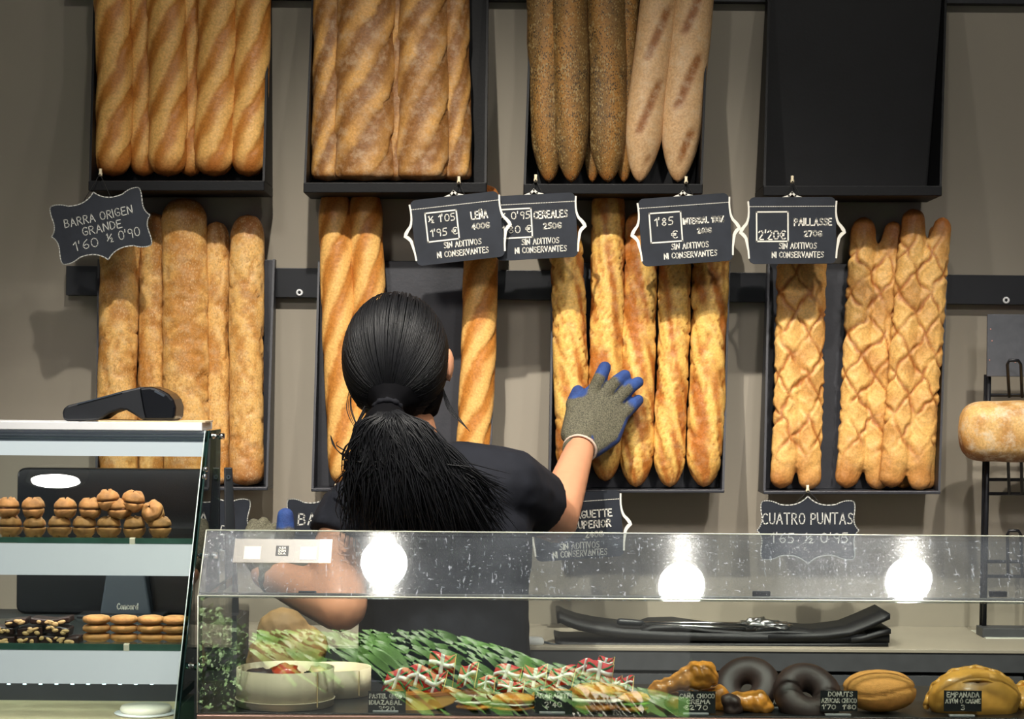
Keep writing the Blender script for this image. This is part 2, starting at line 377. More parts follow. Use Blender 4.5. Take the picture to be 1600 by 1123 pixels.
# ------------------------------------------------------------------ lettering: a hand-drawn stroke alphabet
GL = {
'A': '0,0 .28,1 .56,0|.1,.36 .46,.36', 'B': '0,0 .02,1 .36,.95 .42,.75 .32,.54 .02,.52|.32,.54 .5,.3 .4,.05 0,0',
'C': '.5,.86 .34,1 .12,.86 0,.5 .1,.14 .3,0 .5,.12', 'D': '0,0 .02,1 .3,.93 .5,.66 .5,.34 .3,.06 0,0',
'E': '.46,.98 .02,1 0,0 .48,.02|.01,.52 .38,.52', 'F': '.46,1 0,1 0,0|0,.52 .38,.52', 'G': '.5,.86 .32,1 .1,.86 0,.5 .1,.12 .3,0 .52,.14 .52,.44 .28,.44',
'H': '0,0 0,1|.5,0 .5,1|0,.5 .5,.5', 'I': '0,0 0,1', 'J': '.4,1 .4,.2 .25,0 .05,.1', 'K': '0,0 0,1|.48,1 0,.45 .5,0', 'L': '0,1 0,0 .44,.02',
'M': '0,0 .06,1 .32,.4 .58,1 .64,0', 'N': '0,0 .02,1 .5,0 .52,1', 'O': '.28,1 .08,.86 0,.5 .08,.14 .28,0 .48,.14 .56,.5 .48,.86 .28,1',
'P': '0,0 .02,1 .36,.96 .46,.74 .36,.5 .02,.46', 'Q': '.28,1 .08,.86 0,.5 .08,.14 .28,0 .48,.14 .56,.5 .48,.86 .28,1|.34,.26 .6,-.08',
'R': '0,0 .02,1 .36,.96 .46,.76 .34,.54 .02,.5|.2,.5 .5,0', 'S': '.46,.88 .28,1 .08,.88 .1,.64 .4,.42 .46,.18 .26,0 .02,.1', 'T': '0,1 .56,1|.28,1 .28,0',
'U': '0,1 .02,.22 .2,0 .42,.1 .5,.3 .5,1', 'V': '0,1 .26,0 .52,1', 'X': '0,0 .5,1|0,1 .5,0', 'Y': '0,1 .26,.5 .52,1|.26,.5 .26,0', 'Z': '0,1 .48,1 0,0 .5,0',
'0': '.26,1 .06,.84 0,.5 .06,.16 .26,0 .46,.16 .52,.5 .46,.84 .26,1', '1': '0,.72 .22,1 .22,0', '2': '0,.8 .18,1 .42,.9 .42,.62 0,0 .48,0',
'3': '.02,.92 .24,1 .42,.82 .36,.58 .16,.52 .4,.44 .46,.18 .24,0 0,.1', '4': '.36,0 .36,1 0,.32 .5,.32', '5': '.44,1 .08,1 .04,.56 .3,.6 .46,.34 .34,.04 .02,.04',
'6': '.4,.98 .12,.7 0,.3 .16,0 .4,.08 .46,.32 .3,.5 .04,.36', '7': '0,1 .48,1 .16,0', '8': '.24,.52 .04,.74 .22,1 .42,.8 .24,.52 0,.24 .22,0 .48,.24 .24,.52',
'9': '.44,.62 .26,.46 .04,.6 .06,.88 .26,1 .44,.86 .44,.5 .38,0', "'": '.03,1.05 0,.76', '€': '.52,.88 .34,1 .14,.84 .08,.5 .16,.14 .36,0 .54,.12|-.02,.6 .4,.6|-.02,.42 .38,.42',
'%': '0,0 .56,1|.1,.96 0,.84 .1,.7 .2,.84 .1,.96|.46,.3 .36,.16 .46,.02 .56,.16 .46,.3', '½': '0,.86 .1,1 .1,.5|0,.2 .5,.86|.32,.36 .44,.46 .54,.34 .32,.0 .58,.0',
'c': '.4,.55 .22,.64 .04,.5 .04,.14 .2,0 .42,.1', 'o': '.22,.64 .04,.5 .02,.16 .22,0 .42,.14 .42,.48 .22,.64', 'n': '.02,0 .02,.64|.02,.44 .2,.64 .38,.5 .4,0',
'r': '.02,0 .02,.64|.02,.42 .16,.62 .32,.58', 'd': '.4,.5 .22,.64 .04,.5 .02,.14 .2,0 .4,.14|.4,1 .4,0', '-': '0,.45 .3,.45', '.': '0,.04 .05,.04', '/': '0,0 .4,1', ' ': ''}
ACC = {'Ñ': ('N', '.06,1.16 .18,1.26 .32,1.14 .46,1.24'), 'Ó': ('O', '.22,1.12 .36,1.3'), 'Ú': ('U', '.2,1.12 .34,1.3')}
def glyph(ch):
    ex = None
    if ch in ACC: ch, ex = ACC[ch]
    st = [[tuple(map(float, q.split(','))) for q in part.split()] for part in GL.get(ch, '').split('|') if part]
    if ex: st.append([tuple(map(float, q.split(','))) for q in ex.split()])
    return st
def ribbon(mb, pts, th, y):
    """flat pen stroke in the x,z plane at depth y"""
    for (ax, az), (bx, bz) in zip(pts, pts[1:]):
        d = Vector((bx - ax, 0, bz - az)); L = d.length
        if L < 1e-7: continue
        d /= L; n = Vector((-d.z, 0, d.x)) * th * .5; e = d * th * .42
        a = Vector((ax, y, az)) - e; b = Vector((bx, y, bz)) + e
        mb.add([a - n, b - n, b + n, a + n], [(0, 1, 2, 3)])
def text(mb, s, cx, cz, h, th, y, width=None, gap=.2, jit=.03, rnd=random.Random(3)):
    """s centred at (cx,cz), capitals h high; width stretches the line to a measured length"""
    x = 0; runs = []
    for ch in s:
        g = glyph(ch)
        if not g: x += .42; continue
        wd = max(max(q[0] for q in p) for p in g)
        runs.append((x, g)); x += wd + gap + (0.04 if wd < .1 else 0)
    tot = x - gap; kx = (width / tot) if width else h
    for x0, g in runs:
        dz = rnd.uniform(-jit, jit) * h; sh = rnd.uniform(-.03, .05)
        for p in g: ribbon(mb, [(cx + (x0 + q[0] + sh * q[1] - tot / 2) * kx, cz - h / 2 + q[1] * h + dz) for q in p], th, y)

# ------------------------------------------------------------------ wall rails
def rail(name, label, pts, y0=-.022):
    (x0, ya), (x1, yb), hgt = pts
    a = P(x0, ya, 0); b = P(x1, yb, 0)
    mb = MB().hexa([Vector((a.x, y0, a.z)), Vector((b.x, y0, b.z)), Vector((b.x, -.001, b.z)), Vector((a.x, -.001, a.z)),
                    Vector((a.x, y0, a.z + hgt)), Vector((b.x, y0, b.z + hgt)), Vector((b.x, -.001, b.z + hgt)), Vector((a.x, -.001, a.z + hgt))])
    t = thing(name, label, 'rail', (a.x, 0, a.z)); mb.obj('rail_board', M_rail, t, bevel=.001)
    return t
r1 = rail('wall_rail', 'long black wall rail behind the lower row of bread trays', ((107, 462), (1900, 480), .054))
for (x, y) in ((468, 457), (1572, 469)):
    c = P(x, y, -.0225); MB().lathe([(.0028, 0), (.0028, .002), (.0062, .002), (.0062, 0)], 16, Matrix.Translation(c) @ Matrix.Rotation(PI / 2, 4, 'X')).obj('screw', M_white, r1, True)
r2 = rail('wall_rail', 'long black wall rail at the top edge behind the upper trays', ((107, -1), (1900, 12), .054))

# ------------------------------------------------------------------ bread trays
def tray(label, xb0, xb1, yb, xt0, xt1, front=-.125, th=.006):
    """bottom front corners and panel top corners in pixels"""
    a = P(xb0, yb, front); b = P(xb1, yb, front); h = .415
    c = P(xt0, yb - 355, -.03); d = P(xt1, yb - 355, -.03)
    t = thing('bread_tray', label, 'tray', ((a.x + b.x) / 2, 0, a.z), 'black bread trays on the wall rails')
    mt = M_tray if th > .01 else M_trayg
    # base
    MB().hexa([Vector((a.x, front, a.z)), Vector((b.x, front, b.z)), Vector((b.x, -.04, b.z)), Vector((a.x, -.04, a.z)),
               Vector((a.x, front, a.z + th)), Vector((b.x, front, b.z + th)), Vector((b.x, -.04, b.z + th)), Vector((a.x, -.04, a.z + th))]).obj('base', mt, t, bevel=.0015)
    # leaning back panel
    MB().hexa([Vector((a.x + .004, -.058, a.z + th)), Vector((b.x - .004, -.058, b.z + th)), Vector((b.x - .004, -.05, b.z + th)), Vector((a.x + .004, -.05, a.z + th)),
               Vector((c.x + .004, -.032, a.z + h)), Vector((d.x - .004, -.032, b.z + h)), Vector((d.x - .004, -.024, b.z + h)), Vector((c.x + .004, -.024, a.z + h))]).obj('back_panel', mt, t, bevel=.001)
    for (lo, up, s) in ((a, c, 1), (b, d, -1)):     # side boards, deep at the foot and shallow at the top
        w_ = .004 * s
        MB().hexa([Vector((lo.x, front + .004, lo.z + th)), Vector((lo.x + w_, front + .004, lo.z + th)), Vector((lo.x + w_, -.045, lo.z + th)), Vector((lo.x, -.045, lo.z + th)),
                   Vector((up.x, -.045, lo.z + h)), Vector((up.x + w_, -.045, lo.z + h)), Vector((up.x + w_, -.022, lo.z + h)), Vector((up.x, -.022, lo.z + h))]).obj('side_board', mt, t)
    return t
T = {}
T['U1'] = tray('black bread tray of golden scored baguettes at upper left', 138, 413, 298, 150, 424, front=-.168, th=.018)
T['U2'] = tray('black bread tray of floury rustic loaves, upper row', 474, 760, 301, 490, 764, front=-.168, th=.018)
T['U3'] = tray('black bread tray of seeded and wholemeal sticks, upper row', 818, 1098, 303, 830, 1108, front=-.168, th=.018)
T['U4'] = tray('empty black bread tray at upper right', 1193, 1472, 306, 1199, 1478, front=-.168, th=.018)
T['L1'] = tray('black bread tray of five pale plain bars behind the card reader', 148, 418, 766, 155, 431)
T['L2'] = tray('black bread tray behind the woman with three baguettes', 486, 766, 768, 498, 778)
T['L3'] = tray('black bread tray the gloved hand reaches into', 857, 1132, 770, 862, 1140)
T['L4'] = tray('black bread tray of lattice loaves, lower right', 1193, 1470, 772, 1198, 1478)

# ------------------------------------------------------------------ breads
def loaf_mesh(name, L, W, Dp, style, seed, bend=0, na=40, nt=110, p_top=2.4, p_bot=2.4, e_top=.07, e_bot=.07, tip_t=.05, tip_b=.05):
    vs = []; score = []; tips = []; rnd = random.Random(seed); off = Vector((seed * 7.3, seed * 1.7, seed * .9))
    ph = rnd.random(); pitch = {'diag': .1, 'rustic': .1, 'seed': .2, 'integ': .135, 'plain': .11, 'rough': .05}[style]
    for i in range(nt + 1):
        t = i / nt; t = .5 - .5 * math.cos(PI * t) if False else t
        z = t * L
        eb = min(1, t / e_bot); et = min(1, (1 - t) / e_top)
        e = max(0.02, (1 - (1 - eb) ** p_bot) ** (1 / p_bot)) * max(0.02, (1 - (1 - et) ** p_top) ** (1 / p_top))
        wob = 1 + .035 * noise.noise(Vector((0, 0, z * 9)) + off)
        bx = bend * math.sin(PI * t) + .004 * noise.noise(Vector((5, 0, z * 5)) + off)
        for k in range(na):
            ph_ = 2 * PI * k / na - PI; cx, sy = math.sin(ph_), math.cos(ph_)      # 0 = front
            n_big = noise.noise(Vector((cx * .8, sy * .8, z * 14)) + off); n_sm = noise.noise(Vector((cx * 2, sy * 2, z * 60)) + off)
            front = sstep(1.9, 1.35, abs(ph_)); s_ = 0; dr = 0
            if style in ('diag', 'rustic'):
                u = (z + .016 * noise.noise(Vector((0, 3, z * 11)) + off)) / pitch - (.62 if style == 'diag' else .72) * ph_ + ph + .2 * n_big + .08 * n_sm
                f = u - math.floor(u); wdt = .74 if style == 'diag' else .7
                band = sstep(0, .12, f) * sstep(wdt, wdt - .34, f)
                s_ = band * front * sstep(0, .035, t) * sstep(1, .965, t)
                dr = front * (.045 * band - .075 * math.exp(-((f - .97) / .05) ** 2) - .06 * math.exp(-((f) / .04) ** 2)) + (.03 if style == 'rustic' else .012) * n_big
                if style == 'rustic': s_ *= .35 + .65 * sstep(-.3, .4, n_big); dr += .02 * n_sm
            elif style == 'seed':
                band = math.exp(-((ph_ - .35 * math.sin(z * 16 + ph * 6)) / .5) ** 2); s_ = band
                dr = .04 * band + .03 * n_big + .02 * n_sm - .05 * math.exp(-((ph_ - .35 * math.sin(z * 16 + ph * 6) + .65) / .1) ** 2)
            elif style == 'integ':
                u = z / pitch + ph; f = u - math.floor(u)
                ctr = (f - .5) * 1.25 + .1
                band = math.exp(-((ph_ - ctr) / .25) ** 4) * sstep(.06, .2, f) * sstep(.94, .8, f)
                s_ = band * sstep(.04, .1, t) * sstep(1, .93, t); dr = -.05 * band + .02 * n_big
            elif style == 'plain':
                s_ = sstep(-.3, .3, n_big + .45 * n_sm + .15)
                cr_ = abs(noise.noise(Vector((cx * 1.5 + z * 9, sy * 1.2, z * 15)) + off * 1.7))
                dr = .07 * n_big + .03 * n_sm - .14 * math.exp(-(cr_ / .045) ** 2) * sstep(.25, .55, noise.noise(Vector((1, ph_, z * 5)) + off) + .5)
                s_ *= 1 - .75 * math.exp(-(cr_ / .06) ** 2)
            elif style == 'rough':
                rr = noise.noise(Vector((cx * 2.0 + z * 16, sy * .6, z * 8)) + off); r2_ = abs(noise.noise(Vector((cx * 2.6 + z * 26, sy, z * 11)) + off * 1.3))
                s_ = sstep(-.35, .15, rr + .25 * n_sm)
                dr = .09 * rr + .02 * n_sm - .13 * math.exp(-(r2_ / .07) ** 2); s_ *= 1 - .7 * math.exp(-(r2_ / .08) ** 2)
            r = 1 + dr
            x = cx * W / 2 * e * wob * r + bx; y = -sy * Dp / 2 * e * (wob * r if sy > 0 else 1)
            vs.append((x, y, z)); score.append(s_)
            tp = max(sstep(tip_t, 0, 1 - t), sstep(tip_b, 0, t)); tips.append(.85 * tp + .45 * sstep(1.1, 1.75, abs(ph_)) * (1 - tp))
    fs = [(i*na+k, i*na+(k+1) % na, (i+1)*na+(k+1) % na, (i+1)*na+k) for i in range(nt) for k in range(na)]
    fs += [list(range(na - 1, -1, -1)), list(range(nt * na, (nt + 1) * na))]
    me = bpy.data.meshes.new(name); me.from_pydata(vs, [], fs); me.update()
    for nm, dat in (('score', score), ('tip', tips)):
        a = me.attributes.new(nm, 'FLOAT', 'POINT'); a.data.foreach_set('value', dat)
    return me
def stand(o, b, t_):
    """put an upright object's foot at b with its length towards t_"""
    o.location = b; d = (t_ - b).normalized()
    xx = Vector((1, 0, 0)); xx = (xx - d * xx.dot(d)).normalized(); yy = d.cross(xx)
    o.rotation_euler = Matrix((xx, yy, d)).transposed().to_euler()
    ORG[o.name] = Vector(b)
seedn = [0]
def loaf(name, label, group, xb, yb, xt, yt, wpx, style, mtl, back=False, dz=0, **kw):
    seedn[0] += 1
    Yb, Yt = (-.082, -.052) if back else (-.1, -.066)
    Yb += dz; Yt += dz
    b, t_ = P(xb, yb, Yb), P(xt, yt, Yt); W = wpx * S(Yb); L = (t_ - b).length
    me = loaf_mesh(name, L, W, min(W * .85, .056), style, seedn[0], **kw)
    o = link(name, me, mtl, None, True); stand(o, b, t_); tag(o, label, 'bread', group); return o
G = 'golden scored baguettes in the upper left tray'
for xb, xt, wd, bk, lb in ((178, 177, 57, 0, 'golden scored baguette at the left end of the upper left tray'), (224, 224, 46, 1, 'golden baguette set back, second in the upper left tray'),
        (263, 260, 60, 0, 'golden scored baguette in the middle of the upper left tray, beside the recessed one'), (297, 296, 40, 1, 'narrow golden baguette half hidden between two in the upper left tray'),
        (335, 345, 62, 0, 'wide golden scored baguette, second from the right in the upper left tray'), (388, 400, 56, 0, 'golden scored baguette at the right end of the upper left tray')):
    loaf('baguette', lb, G, xb, 276, xt, -178, wd, 'diag', C_gold, bk, tip_b=.09, e_bot=.085)
G = 'floury rustic loaves in the second upper tray'
for xb, xt, wd, bk, lb in ((512, 518, 50, 1, 'floury rustic loaf at the left end of the second upper tray'), (568, 574, 90, 0, 'broad floury rustic loaf, largest in the second upper tray'),
        (619, 622, 46, 1, 'floury rustic loaf set back between two broad ones'), (660, 664, 78, 0, 'broad floury rustic loaf, right of centre in the second upper tray'),
        (713, 708, 48, 1, 'narrow yellowish rustic loaf at the right end of the second upper tray')):
    loaf('rustic_loaf', lb, G, xb, 283, xt, -170, wd, 'rustic', C_rustic, bk, e_bot=.035, p_bot=3.2, tip_b=.03)
G = 'seeded sticks in the third upper tray'
for xb, xt, wd, bk, lb, mm in ((858, 848, 58, 0, 'seeded baguette at the left end of the third upper tray', C_seed), (892, 890, 58, 0, 'seeded baguette with an orange lower half, second in its tray', C_seed),
        (926, 926, 40, 1, 'dark seeded baguette hidden behind others in the third upper tray', C_seed), (950, 944, 62, 0, 'thickly seeded baguette in the middle of the third upper tray', C_seed),
        (974, 980, 42, 1, 'narrow seeded baguette next to the pale wholemeal ones', C_seed)):
    loaf('seeded_baguette', lb, G, xb, 285, xt, -168, wd, 'seed', mm, bk, e_bot=.22, p_bot=1.8, tip_b=.05, dz=-.014 if xb == 892 else 0)
G = 'wholemeal sticks in the third upper tray'
loaf('wholemeal_baguette', 'pale wholemeal baguette with dark slashes beside the seeded ones', G, 999, 285, 1046, -160, 60, 'integ', C_integ, 0, e_bot=.2, p_bot=1.7)
loaf('wholemeal_baguette', 'pale wholemeal baguette with dark slashes at the right end of its tray', G, 1060, 285, 1094, -160, 66, 'integ', C_integ, 0, e_bot=.22, p_bot=1.7)
G = 'pale plain bars in the lower left tray'
for xb, xt, yt, wd, bk, lb in ((186, 186, 345, 62, 0, 'pale plain bread bar below the leftmost chalk sign'), (237, 240, 332, 46, 1, 'narrow pale bread bar, second from left in the lower left tray'),
        (292, 288, 309, 72, 0, 'tallest and widest pale bread bar in the lower left tray'), (338, 338, 346, 44, 1, 'narrow pale bread bar behind the widest one, on its right'),
        (386, 386, 335, 54, 0, 'browner bread bar standing apart at the right of the lower left tray')):
    loaf('bread_bar', lb, G, xb, 759, xt, yt, wd, 'plain', C_pale, bk, e_top=.1, e_bot=.05, tip_t=.16, tip_b=.2 if xb == 386 else .05)
G = 'golden baguettes behind the woman'
loaf('baguette', 'golden scored baguette left of the woman\'s head, leftmost of its tray', G, 540, 758, 522, 289, 52, 'diag', C_gold, 0, tip_t=.2, e_top=.12)
loaf('baguette', 'golden scored baguette running down behind the woman\'s head', G, 592, 758, 572, 289, 52, 'diag', C_gold, 0, tip_t=.2, e_top=.12)
loaf('baguette', 'golden scored baguette standing right of the woman\'s head', G, 738, 758, 758, 288, 54, 'diag', C_gold, 0, tip_t=.2, e_top=.12)
G = 'rough golden baguettes in the tray being stocked'
for xb, yb, xt, yt, wd, lb in ((897, 758, 884, 345, 54, 'rough golden baguette left of the gloved hand'), (946, 752, 950, 292, 53, 'rough golden baguette directly under the gloved hand'),
        (994, 761, 1004, 330, 54, 'rough golden baguette under the glove fingertips, right of the hand'), (1046, 761, 1056, 330, 50, 'rough golden baguette second from the right in its tray'),
        (1100, 761, 1114, 330, 56, 'rough golden baguette at the right end of its tray')):
    loaf('baguette', lb, G, xb, yb, xt, yt, wd, 'rough', C_rough, 0, e_bot=.13, p_bot=1.9, tip_b=.09, tip_t=.1)

# voxel union helper: rounded forms grown into one continuous surface
def hull(bm, pts):
    vs = [bm.verts.new(q) for q in pts]
    r = bmesh.ops.convex_hull(bm, input=vs)
    bmesh.ops.delete(bm, geom=list({g for g in r['geom_interior'] if isinstance(g, bmesh.types.BMVert)}), context='VERTS')
SPH = []
_b = bmesh.new(); bmesh.ops.create_icosphere(_b, subdivisions=2, radius=1); SPH = [v.co.copy() for v in _b.verts]; _b.free()
def cap(p0, r0, p1, r1): return [Vector(p0) + q * r0 for q in SPH] + [Vector(p1) + q * r1 for q in SPH]
def capf(p0, r0, p1, r1):                  # flat far end
    p0, p1 = Vector(p0), Vector(p1); d = (p1 - p0).normalized(); a = d.orthogonal().normalized(); b = d.cross(a)
    return [p0 + q * r0 for q in SPH] + [p1 + (a * math.cos(2*PI*k/20) + b * math.sin(2*PI*k/20)) * r1 for k in range(20)]
def ell(c, r, M=None): return [Vector(c) + ((M @ Vector((q.x*r[0], q.y*r[1], q.z*r[2]))) if M is not None else Vector((q.x*r[0], q.y*r[1], q.z*r[2]))) for q in SPH]
def union(name, forms, voxel, smooth=6, origin=(0, 0, 0)):
    bm = bmesh.new(); o_ = Vector(origin)
    for f in forms:
        b2 = bmesh.new(); hull(b2, [q - o_ for q in f]); me_ = bpy.data.meshes.new('t'); b2.to_mesh(me_); b2.free(); bm.from_mesh(me_); bpy.data.meshes.remove(me_)
    bmesh.ops.recalc_face_normals(bm, faces=bm.faces)
    me = bpy.data.meshes.new(name); bm.to_mesh(me); bm.free()
    o = bpy.data.objects.new(name + '_tmp', me); COL.objects.link(o)
    r = o.modifiers.new('r', 'REMESH'); r.mode = 'VOXEL'; r.voxel_size = voxel
    if smooth: s = o.modifiers.new('s', 'SMOOTH'); s.factor = .5; s.iterations = smooth
    dg = bpy.context.evaluated_depsgraph_get(); out = bpy.data.meshes.new_from_object(o.evaluated_get(dg)); out.name = name
    bpy.data.objects.remove(o); bpy.data.meshes.remove(me); return out

def lattice_loaf(label, xb, xt, yt, wpx, Y0, seed, spread=1):
    G_ = 'four-pointed lattice loaves in the lower right tray'
    Yb, Yt = Y0, Y0 + .03
    b, t_ = P(xb, 764, Yb), P(xt, yt, Yt); L = (t_ - b).length; W = wpx * S(Yb); h = W / 2; d = .024; rnd = random.Random(seed)
    f = []
    yaw = lambda z: .0
    F_ = lambda pts: [Vector((q.x, q.y * .72, q.z)) for q in pts]
    f.append(F_(cap((-h * .42, 0, .05), h * .56, (-h * .42, 0, L - .09), h * .56))); f.append(F_(cap((h * .42, 0, .05), h * .56, (h * .42, 0, L - .09), h * .56)))
    lt = rnd.uniform(-.012, .0)
    f.append(F_(cap((-h * .42, 0, .06), h * .54, (-h * .58 * spread, 0, h * .46), h * .48))); f.append(F_(cap((h * .42, 0, .06), h * .54, (h * .54 * spread, 0, h * .46), h * .46)))
    f.append(F_(cap((-h * .42, 0, L - .1), h * .54, (-h * .46, 0, L - h * .5), h * .48))); f.append(F_(cap((h * .42, 0, L - .1), h * .54, (h * .62, 0, L - h * .45 + lt), h * .36)))
    me = union('lattice_loaf', f, .0028, 5)
    off = Vector((seed * 3.3, seed, 1)); n = len(me.vertices); sco = [0.0] * n; tip = [0.0] * n
    nor = [v.normal.copy() for v in me.vertices]; a_, b_ = W * .52, .074
    for i, v in enumerate(me.vertices):
        c = v.co; wq = .26 * noise.noise(c * 20 + off) + .12 * noise.noise(c * 55 + off)
        p = c.x / a_ + c.z / b_ + wq; q = -c.x / a_ + c.z / b_ + .5 - wq
        dp = abs(p - round(p)); dq = abs(q - round(q)); dd = min(dp, dq)
        mask = sstep(.03, .1, c.z) * sstep(L - .025, L - .085, c.z)
        g = math.exp(-(dd / .06) ** 2) * mask * sstep(-.55, .1, noise.noise(c * 30 + off * 2)); ridge = math.exp(-((dd - .17) / .07) ** 2) * mask; nn = noise.noise(c * 60 + off)
        v.co = c + nor[i] * (-.0030 * g + .0014 * ridge + .0012 * nn + .0022 * noise.noise(c * 18 + off))
        sco[i] = max(0, min(1, (1 - 1.2 * g) * (.5 + .5 * sstep(-.4, .35, noise.noise(c * 25 + off)))))
        tip[i] = max(.75 * sstep(.07, .0, c.z), .9 * sstep(L - .075, L - .02, c.z))
    for nm, dat in (('score', sco), ('tip', tip)):
        at = me.attributes.new(nm, 'FLOAT', 'POINT'); at.data.foreach_set('value', dat)
    o = link('lattice_loaf', me, C_punta, None, True); stand(o, b, t_); tag(o, label, 'bread', G_)
lattice_loaf('lattice-crusted loaf standing alone at the left of the lower right tray', 1243, 1256, 335, 80, -.098, 1)
lattice_loaf('lattice-crusted loaf with two brown points, middle of the lower right tray', 1347, 1370, 339, 86, -.086, 2)
lattice_loaf('tallest lattice-crusted loaf, in front of the rightmost one', 1414, 1448, 326, 84, -.112, 3, .9)
lattice_loaf('lattice-crusted loaf mostly hidden at the right end of the lower right tray', 1430, 1444, 340, 66, -.074, 4)

# ------------------------------------------------------------------ hanging signs
def rrect(w_, h_, r, n=5):
    o = []
    for cx, cz, a0 in ((w_/2-r, h_/2-r, 0), (-w_/2+r, h_/2-r, 90), (-w_/2+r, -h_/2+r, 180), (w_/2-r, -h_/2+r, 270)):
        for i in range(n + 1):
            a = math.radians(a0 + 90 * i / n); o.append((cx + r * math.cos(a), cz + r * math.sin(a)))
    return o
def quadc(a, c, b, n=7):
    return [((1-t)**2*a[0]+2*(1-t)*t*c[0]+t*t*b[0], (1-t)**2*a[1]+2*(1-t)*t*c[1]+t*t*b[1]) for t in [i/n for i in range(n)]]
def scallop(w_, h_):
    """bracket-shaped plaque outline: pointed mid-sides, rounded corners, hollow edges"""
    W, H = w_ / 2, h_ / 2; c = .86; e = .78; o = []
    pts = []
    for sx, sz, sw in ((1, 1, 0), (-1, 1, 1), (-1, -1, 0), (1, -1, 1)):
        q = []
        q += quadc((sx * W, 0), (sx * W * .88, sz * H * .14), (sx * W * .90, sz * H * .42))
        q += quadc((sx * W * .90, sz * H * .42), (sx * W * .95, sz * H * .86), (sx * W * .86, sz * H * .86))
        q += quadc((sx * W * .86, sz * H * .86), (sx * W * .72, sz * H * .90), (sx * W * .55, sz * H * .76))
        q += quadc((sx * W * .55, sz * H * .76), (sx * W * .2, sz * H * .66), (0, sz * H))
        q.append((0, sz * H))
        if sw: q = q[::-1]
        o += q[:-1]
    return o
def sign(label, px, py, rot, Y, outline, peg, lines, kind, group, extra=None, sc_=1.0):
    c = P(px, py, Y); s = S(Y) * sc_; t = thing('price_sign', label, 'sign', c, group)
    L = lambda pts: [(c.x + a * s, c.z + b * s) for a, b in pts]
    def turn(o): return o
    y0 = Y - .002
    bd = MB().prism(L(outline), y0, Y + .002).obj('board', M_board, t)
    fm = MB()
    if kind == 'print':
        w_, h_ = extra
        for sg in (-1, 1):
            br = quadc((sg * (w_/2 + 1), h_*.44), (sg * (w_/2 - 2), h_*.2), (sg * (w_/2 + 4), h_*.10), 5) + quadc((sg * (w_/2 + 4), h_*.10), (sg * (w_/2 + 11), h_*.03), (sg * (w_/2 + 13), -h_*.03), 4)
            br += quadc((sg * (w_/2 + 13), -h_*.03), (sg * (w_/2 + 5), -h_*.08), (sg * (w_/2 + 3), -h_*.16), 4) + [(sg * (w_/2 + 1), -h_*.30), (sg * (w_/2), -h_*.42)]
            vs = []; nb = len(br)
            for k, (bx, bz) in enumerate(br):
                p_, q_ = br[max(0, k - 1)], br[min(nb - 1, k + 1)]; dx, dz = q_[0] - p_[0], q_[1] - p_[1]; ln = math.hypot(dx, dz) or 1
                th = .5 * (2.6 + 3.0 * math.exp(-((bz / h_ + .03) / .16) ** 2)); nx, nz = -dz / ln * th, dx / ln * th
                for yy in (Y - .0022, Y): vs += [(c.x + (bx - nx) * s, yy, c.z + (bz - nz) * s), (c.x + (bx + nx) * s, yy, c.z + (bz + nz) * s)]
            fs = []
            for k in range(nb - 1): e = 4 * k; fs += [(e, e+4, e+5, e+1), (e+2, e+3, e+7, e+6), (e, e+2, e+6, e+4), (e+1, e+5, e+7, e+3)]
            MB().add(vs, fs).obj('brace', M_chalk, t)
        pk = [(-14, h_/2 - 1), (-5, h_/2 + 2), (0, h_/2 + 7), (5, h_/2 + 2), (14, h_/2 - 1)]
        ribbon(fm, L(pk), 3.2 * s, Y - .0005)
        dots = MB()
        n = int(w_ / 2.6)
        for i in range(n): ribbon(dots, L([(-w_/2 + 2 + i * 2.6, h_*.36), (-w_/2 + 2.3 + i * 2.6, h_*.36)]), 1.3 * s, y0 - .0006)
        dots.obj('dotted_line', M_chalk, bd)['kind'] = 'stuff'
    else:
        ribbon(fm, L(outline + outline[:1]), 1.6 * s, y0 - .0006)
    fm.obj('border', M_chalk if kind == 'print' else M_chalk2, bd)
    for ln in lines:
        if ln[0] == 'box':
            _, x0, z0, x1, z1 = ln; bm_ = MB(); ribbon(bm_, L([(x0, z0), (x1, z0), (x1, z1), (x0, z1), (x0, z0)]), 2.2 * s, y0 - .0006); bm_.obj('price_box', M_chalk, bd); continue
        st, x, z, h_, wd = ln[:5]; mb = MB(); th = (ln[5] if len(ln) > 5 else 1.4) * s
        text(mb, st, c.x + x * s, c.z + z * s, h_ * s, th, y0 - .0006, wd * s)
        mb.obj('lettering', M_chalk if kind == 'print' else M_chalk2, bd)
    # hanging string: from the peg to two holes
    t.rotation_euler = (0, -(math.radians(rot) + ROLL), 0)
    if peg:
        pw = P(peg[0], peg[1], peg[2]); R_ = Matrix.Rotation(math.radians(rot) + ROLL, 3, 'Y')   # into sign space
        q = c + R_ @ (pw - c)
        top = max(b for a, b in outline)
        for dx in (-.26, .26):
            wd_ = max(a for a, b in outline)
            hole = Vector((c.x + dx * 2 * wd_ * s * .62, y0, c.z + top * .66 * s))
            MB().tube([q + Vector((0, -.004, 0)), hole], .0007, 5).obj('string', M_string, t)
        pp = thing('sign_peg', peg[3], 'peg', pw, 'ivory sign pegs on the trays')
        MB().lathe([(.0005, 0), (.0032, .0006), (.0036, .004), (.0026, .0075), (.0026, .0135), (.0005, .0135)], 12, Matrix.Translation(pw) @ Matrix.Translation((0, 0, -.004))).obj('knob', M_peg, pp, True)
        MB().tube([pw + Vector((0, .001, 0)), pw + Vector((0, .016, -.002))], .0016, 8).obj('shank', M_peg, pp, True)
    return t
GS = 'hanging price signs'
YS = -.186
def printed(label, px, py, rot, w_, h_, lines, peg, Y=YS):
    return sign(label, px, py, rot, Y, rrect(w_, h_, 9), peg, lines, 'print', GS, (w_, h_))
